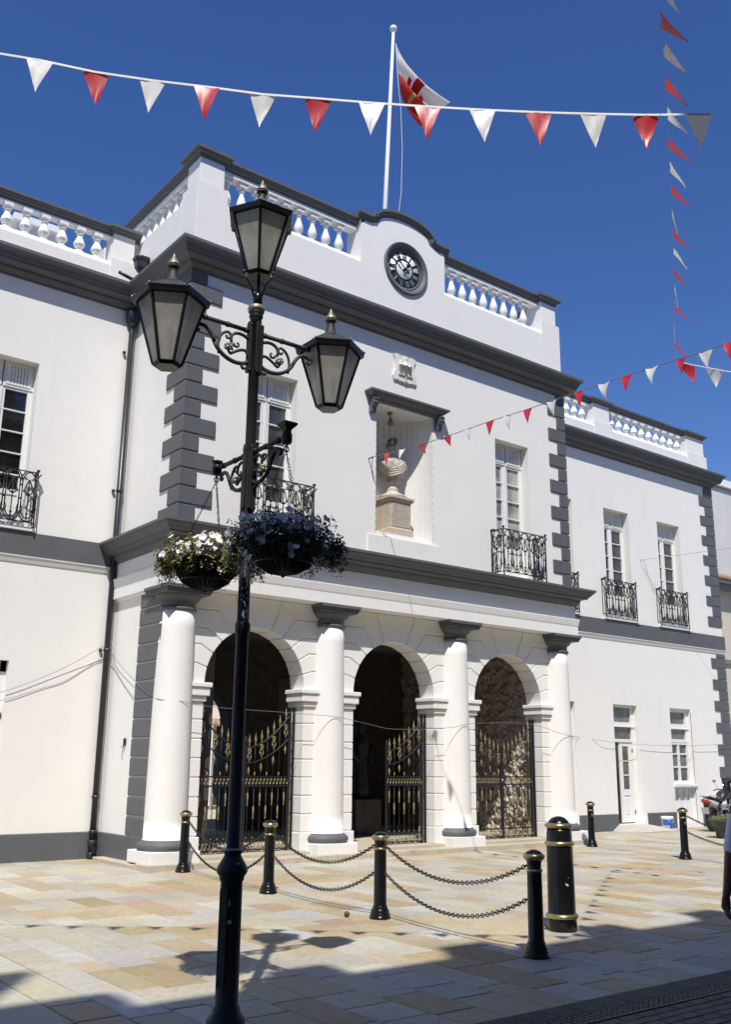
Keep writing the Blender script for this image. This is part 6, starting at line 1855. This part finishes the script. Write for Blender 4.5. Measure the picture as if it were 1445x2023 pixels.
m = MB(); m.box(31.95, 40, 19.6, 20.0, 2.50, 2.68); m.build('awning_edge', TRIM, o)
m = MB(); m.box(31.9, 40, 19.85, 20.01, .2, 2.5); m.build('shop_window', PANED, o)
m = MB(); m.box(32.7, 34.4, 19.70, 19.84, .9, 2.15); m.build('window_poster', BLUESIGN, o)

# courtyard behind the town hall, seen through the arches
o = empty('rear_building', (17, 34, 0)); tag(o, 'white fronted building with iron balcony seen through the left arch', 'building')
m = MB(); m.box(8, 30, 34, 40, 0, 9); m.build('wall', PALE, o)
m = MB(); m.box(16.0, 19.9, 33.9, 34.01, 4.3, 5.6); m.box(18.75, 19.6, 33.9, 34.01, 0, 3.3); m.box(18.2, 18.55, 33.9, 34.01, .9, 3.0); m.build('dark_openings', PANED, o)
for x0 in (16.6, 17.65, 18.62, 19.5): 
    m = MB(); m.box(x0, x0+(.45 if x0 < 18 else .14), 33.7, 34, 0, 3.9); m.build('pilaster', TRIM, o)
m = MB(); m.box(15.4, 21, 33.2, 34, 3.9, 4.05); 
x = 15.5
while x < 21: m.tube([(x, 33.25, 4.05), (x, 33.25, 4.8)], .02, 4); x += .18
m.box(15.4, 21, 33.22, 33.28, 4.78, 4.84); m.build('balcony', IRON, o)
m = MB(); m.box(15.2, 19, 33.9, 34.02, 6.4, 6.6); m.build('red_fascia', TILE, o)
o = empty('parasol', (16.4, 30.6, 0)); tag(o, 'beige parasol canopy seen through the left arch', 'parasol')
m = MB(); m.lathe([(.0001, 3.55), (.9, 3.25), (1.35, 3.05), (1.35, 2.88)], (17.0, 30.6), 8, smooth=False); m.build('canopy', CANVAS, o)
m = MB(); m.tube([(17.0, 30.6, 0), (17.0, 30.6, 3.5)], .035, 8); m.build('pole', JOIN, o)
pts = [(13.0, 26.5, 2.75), (14.2, 26.6, 2.55), (15.4, 26.7, 2.75)]
o = empty('bunting', pts[0]); tag(o, 'row of red and white pennants in the sunny street behind the left arch', 'bunting', 'strings of red and white pennants')
pp = smooth_pts([(13.2, 27.2, 3.10), (14.8, 27.2, 2.92), (16.4, 27.2, 3.05)], 24); m = MB(); m.tube(pp, .008, 4); m.build('cord', TAPE, o)
for k in range(8): pennant(o, pp[1+3*k], (1, 0, 0), .24, .32, RED if k % 2 else WPEN, rnd, (0, 0, 0), .2)
m = MB(); m.quad((8, 26.1, .002), (30, 26.1, .002), (30, 34, .002), (8, 34, .002)); q = m.build('rear_street', STONE); tag(q, kind='structure')

# the building across the street, behind the camera: its stepped roofline shades the foreground
o = empty('opposite_building', (0, -3, 0)); tag(o, 'ochre building across the street whose stepped parapet shades the foreground', 'building')
YB = -1.0
m = MB(); m.box(-22, 26, -9.0, YB, 0, 14.25); m.build('wall', OPP, o)
m = MB(); m.box(-22.1, 26.1, -9.1, YB+.12, 13.9, 14.42); m.build('cornice', TRIM, o)
base_x = [-3.20, -1.24, .72, 2.68, 4.64, 6.6, 8.6, 10.6]
m = MB()
for i in range(-6, 12):
    x0 = .33+1.90*i
    m.box(x0-.04, x0+.48, YB-.3, YB, 14.3, 15.30); m.box(x0-.08, x0+.52, YB-.34, YB+.04, 15.30, 15.40)
m.build('parapet_piers', OPP, o)
m = MB(); m.box(-22, -4.08, YB-.16, YB, 14.4, 17.6); m.build('raised_attic', OPP, o)
m = MB(); m.box(-4.12, -3.06, YB-.3, YB, 14.3, 15.58); m.build('parapet_block', OPP, o)
for i in range(-4, 8):
    for z in (1.6, 5.2, 8.8, 12.0 if False else 11.8): 
        m = MB(); x0 = i*2.6; m.box(x0, x0+1.1, YB, YB+.03, z, z+1.9); w = m.build('window', PANE, o)
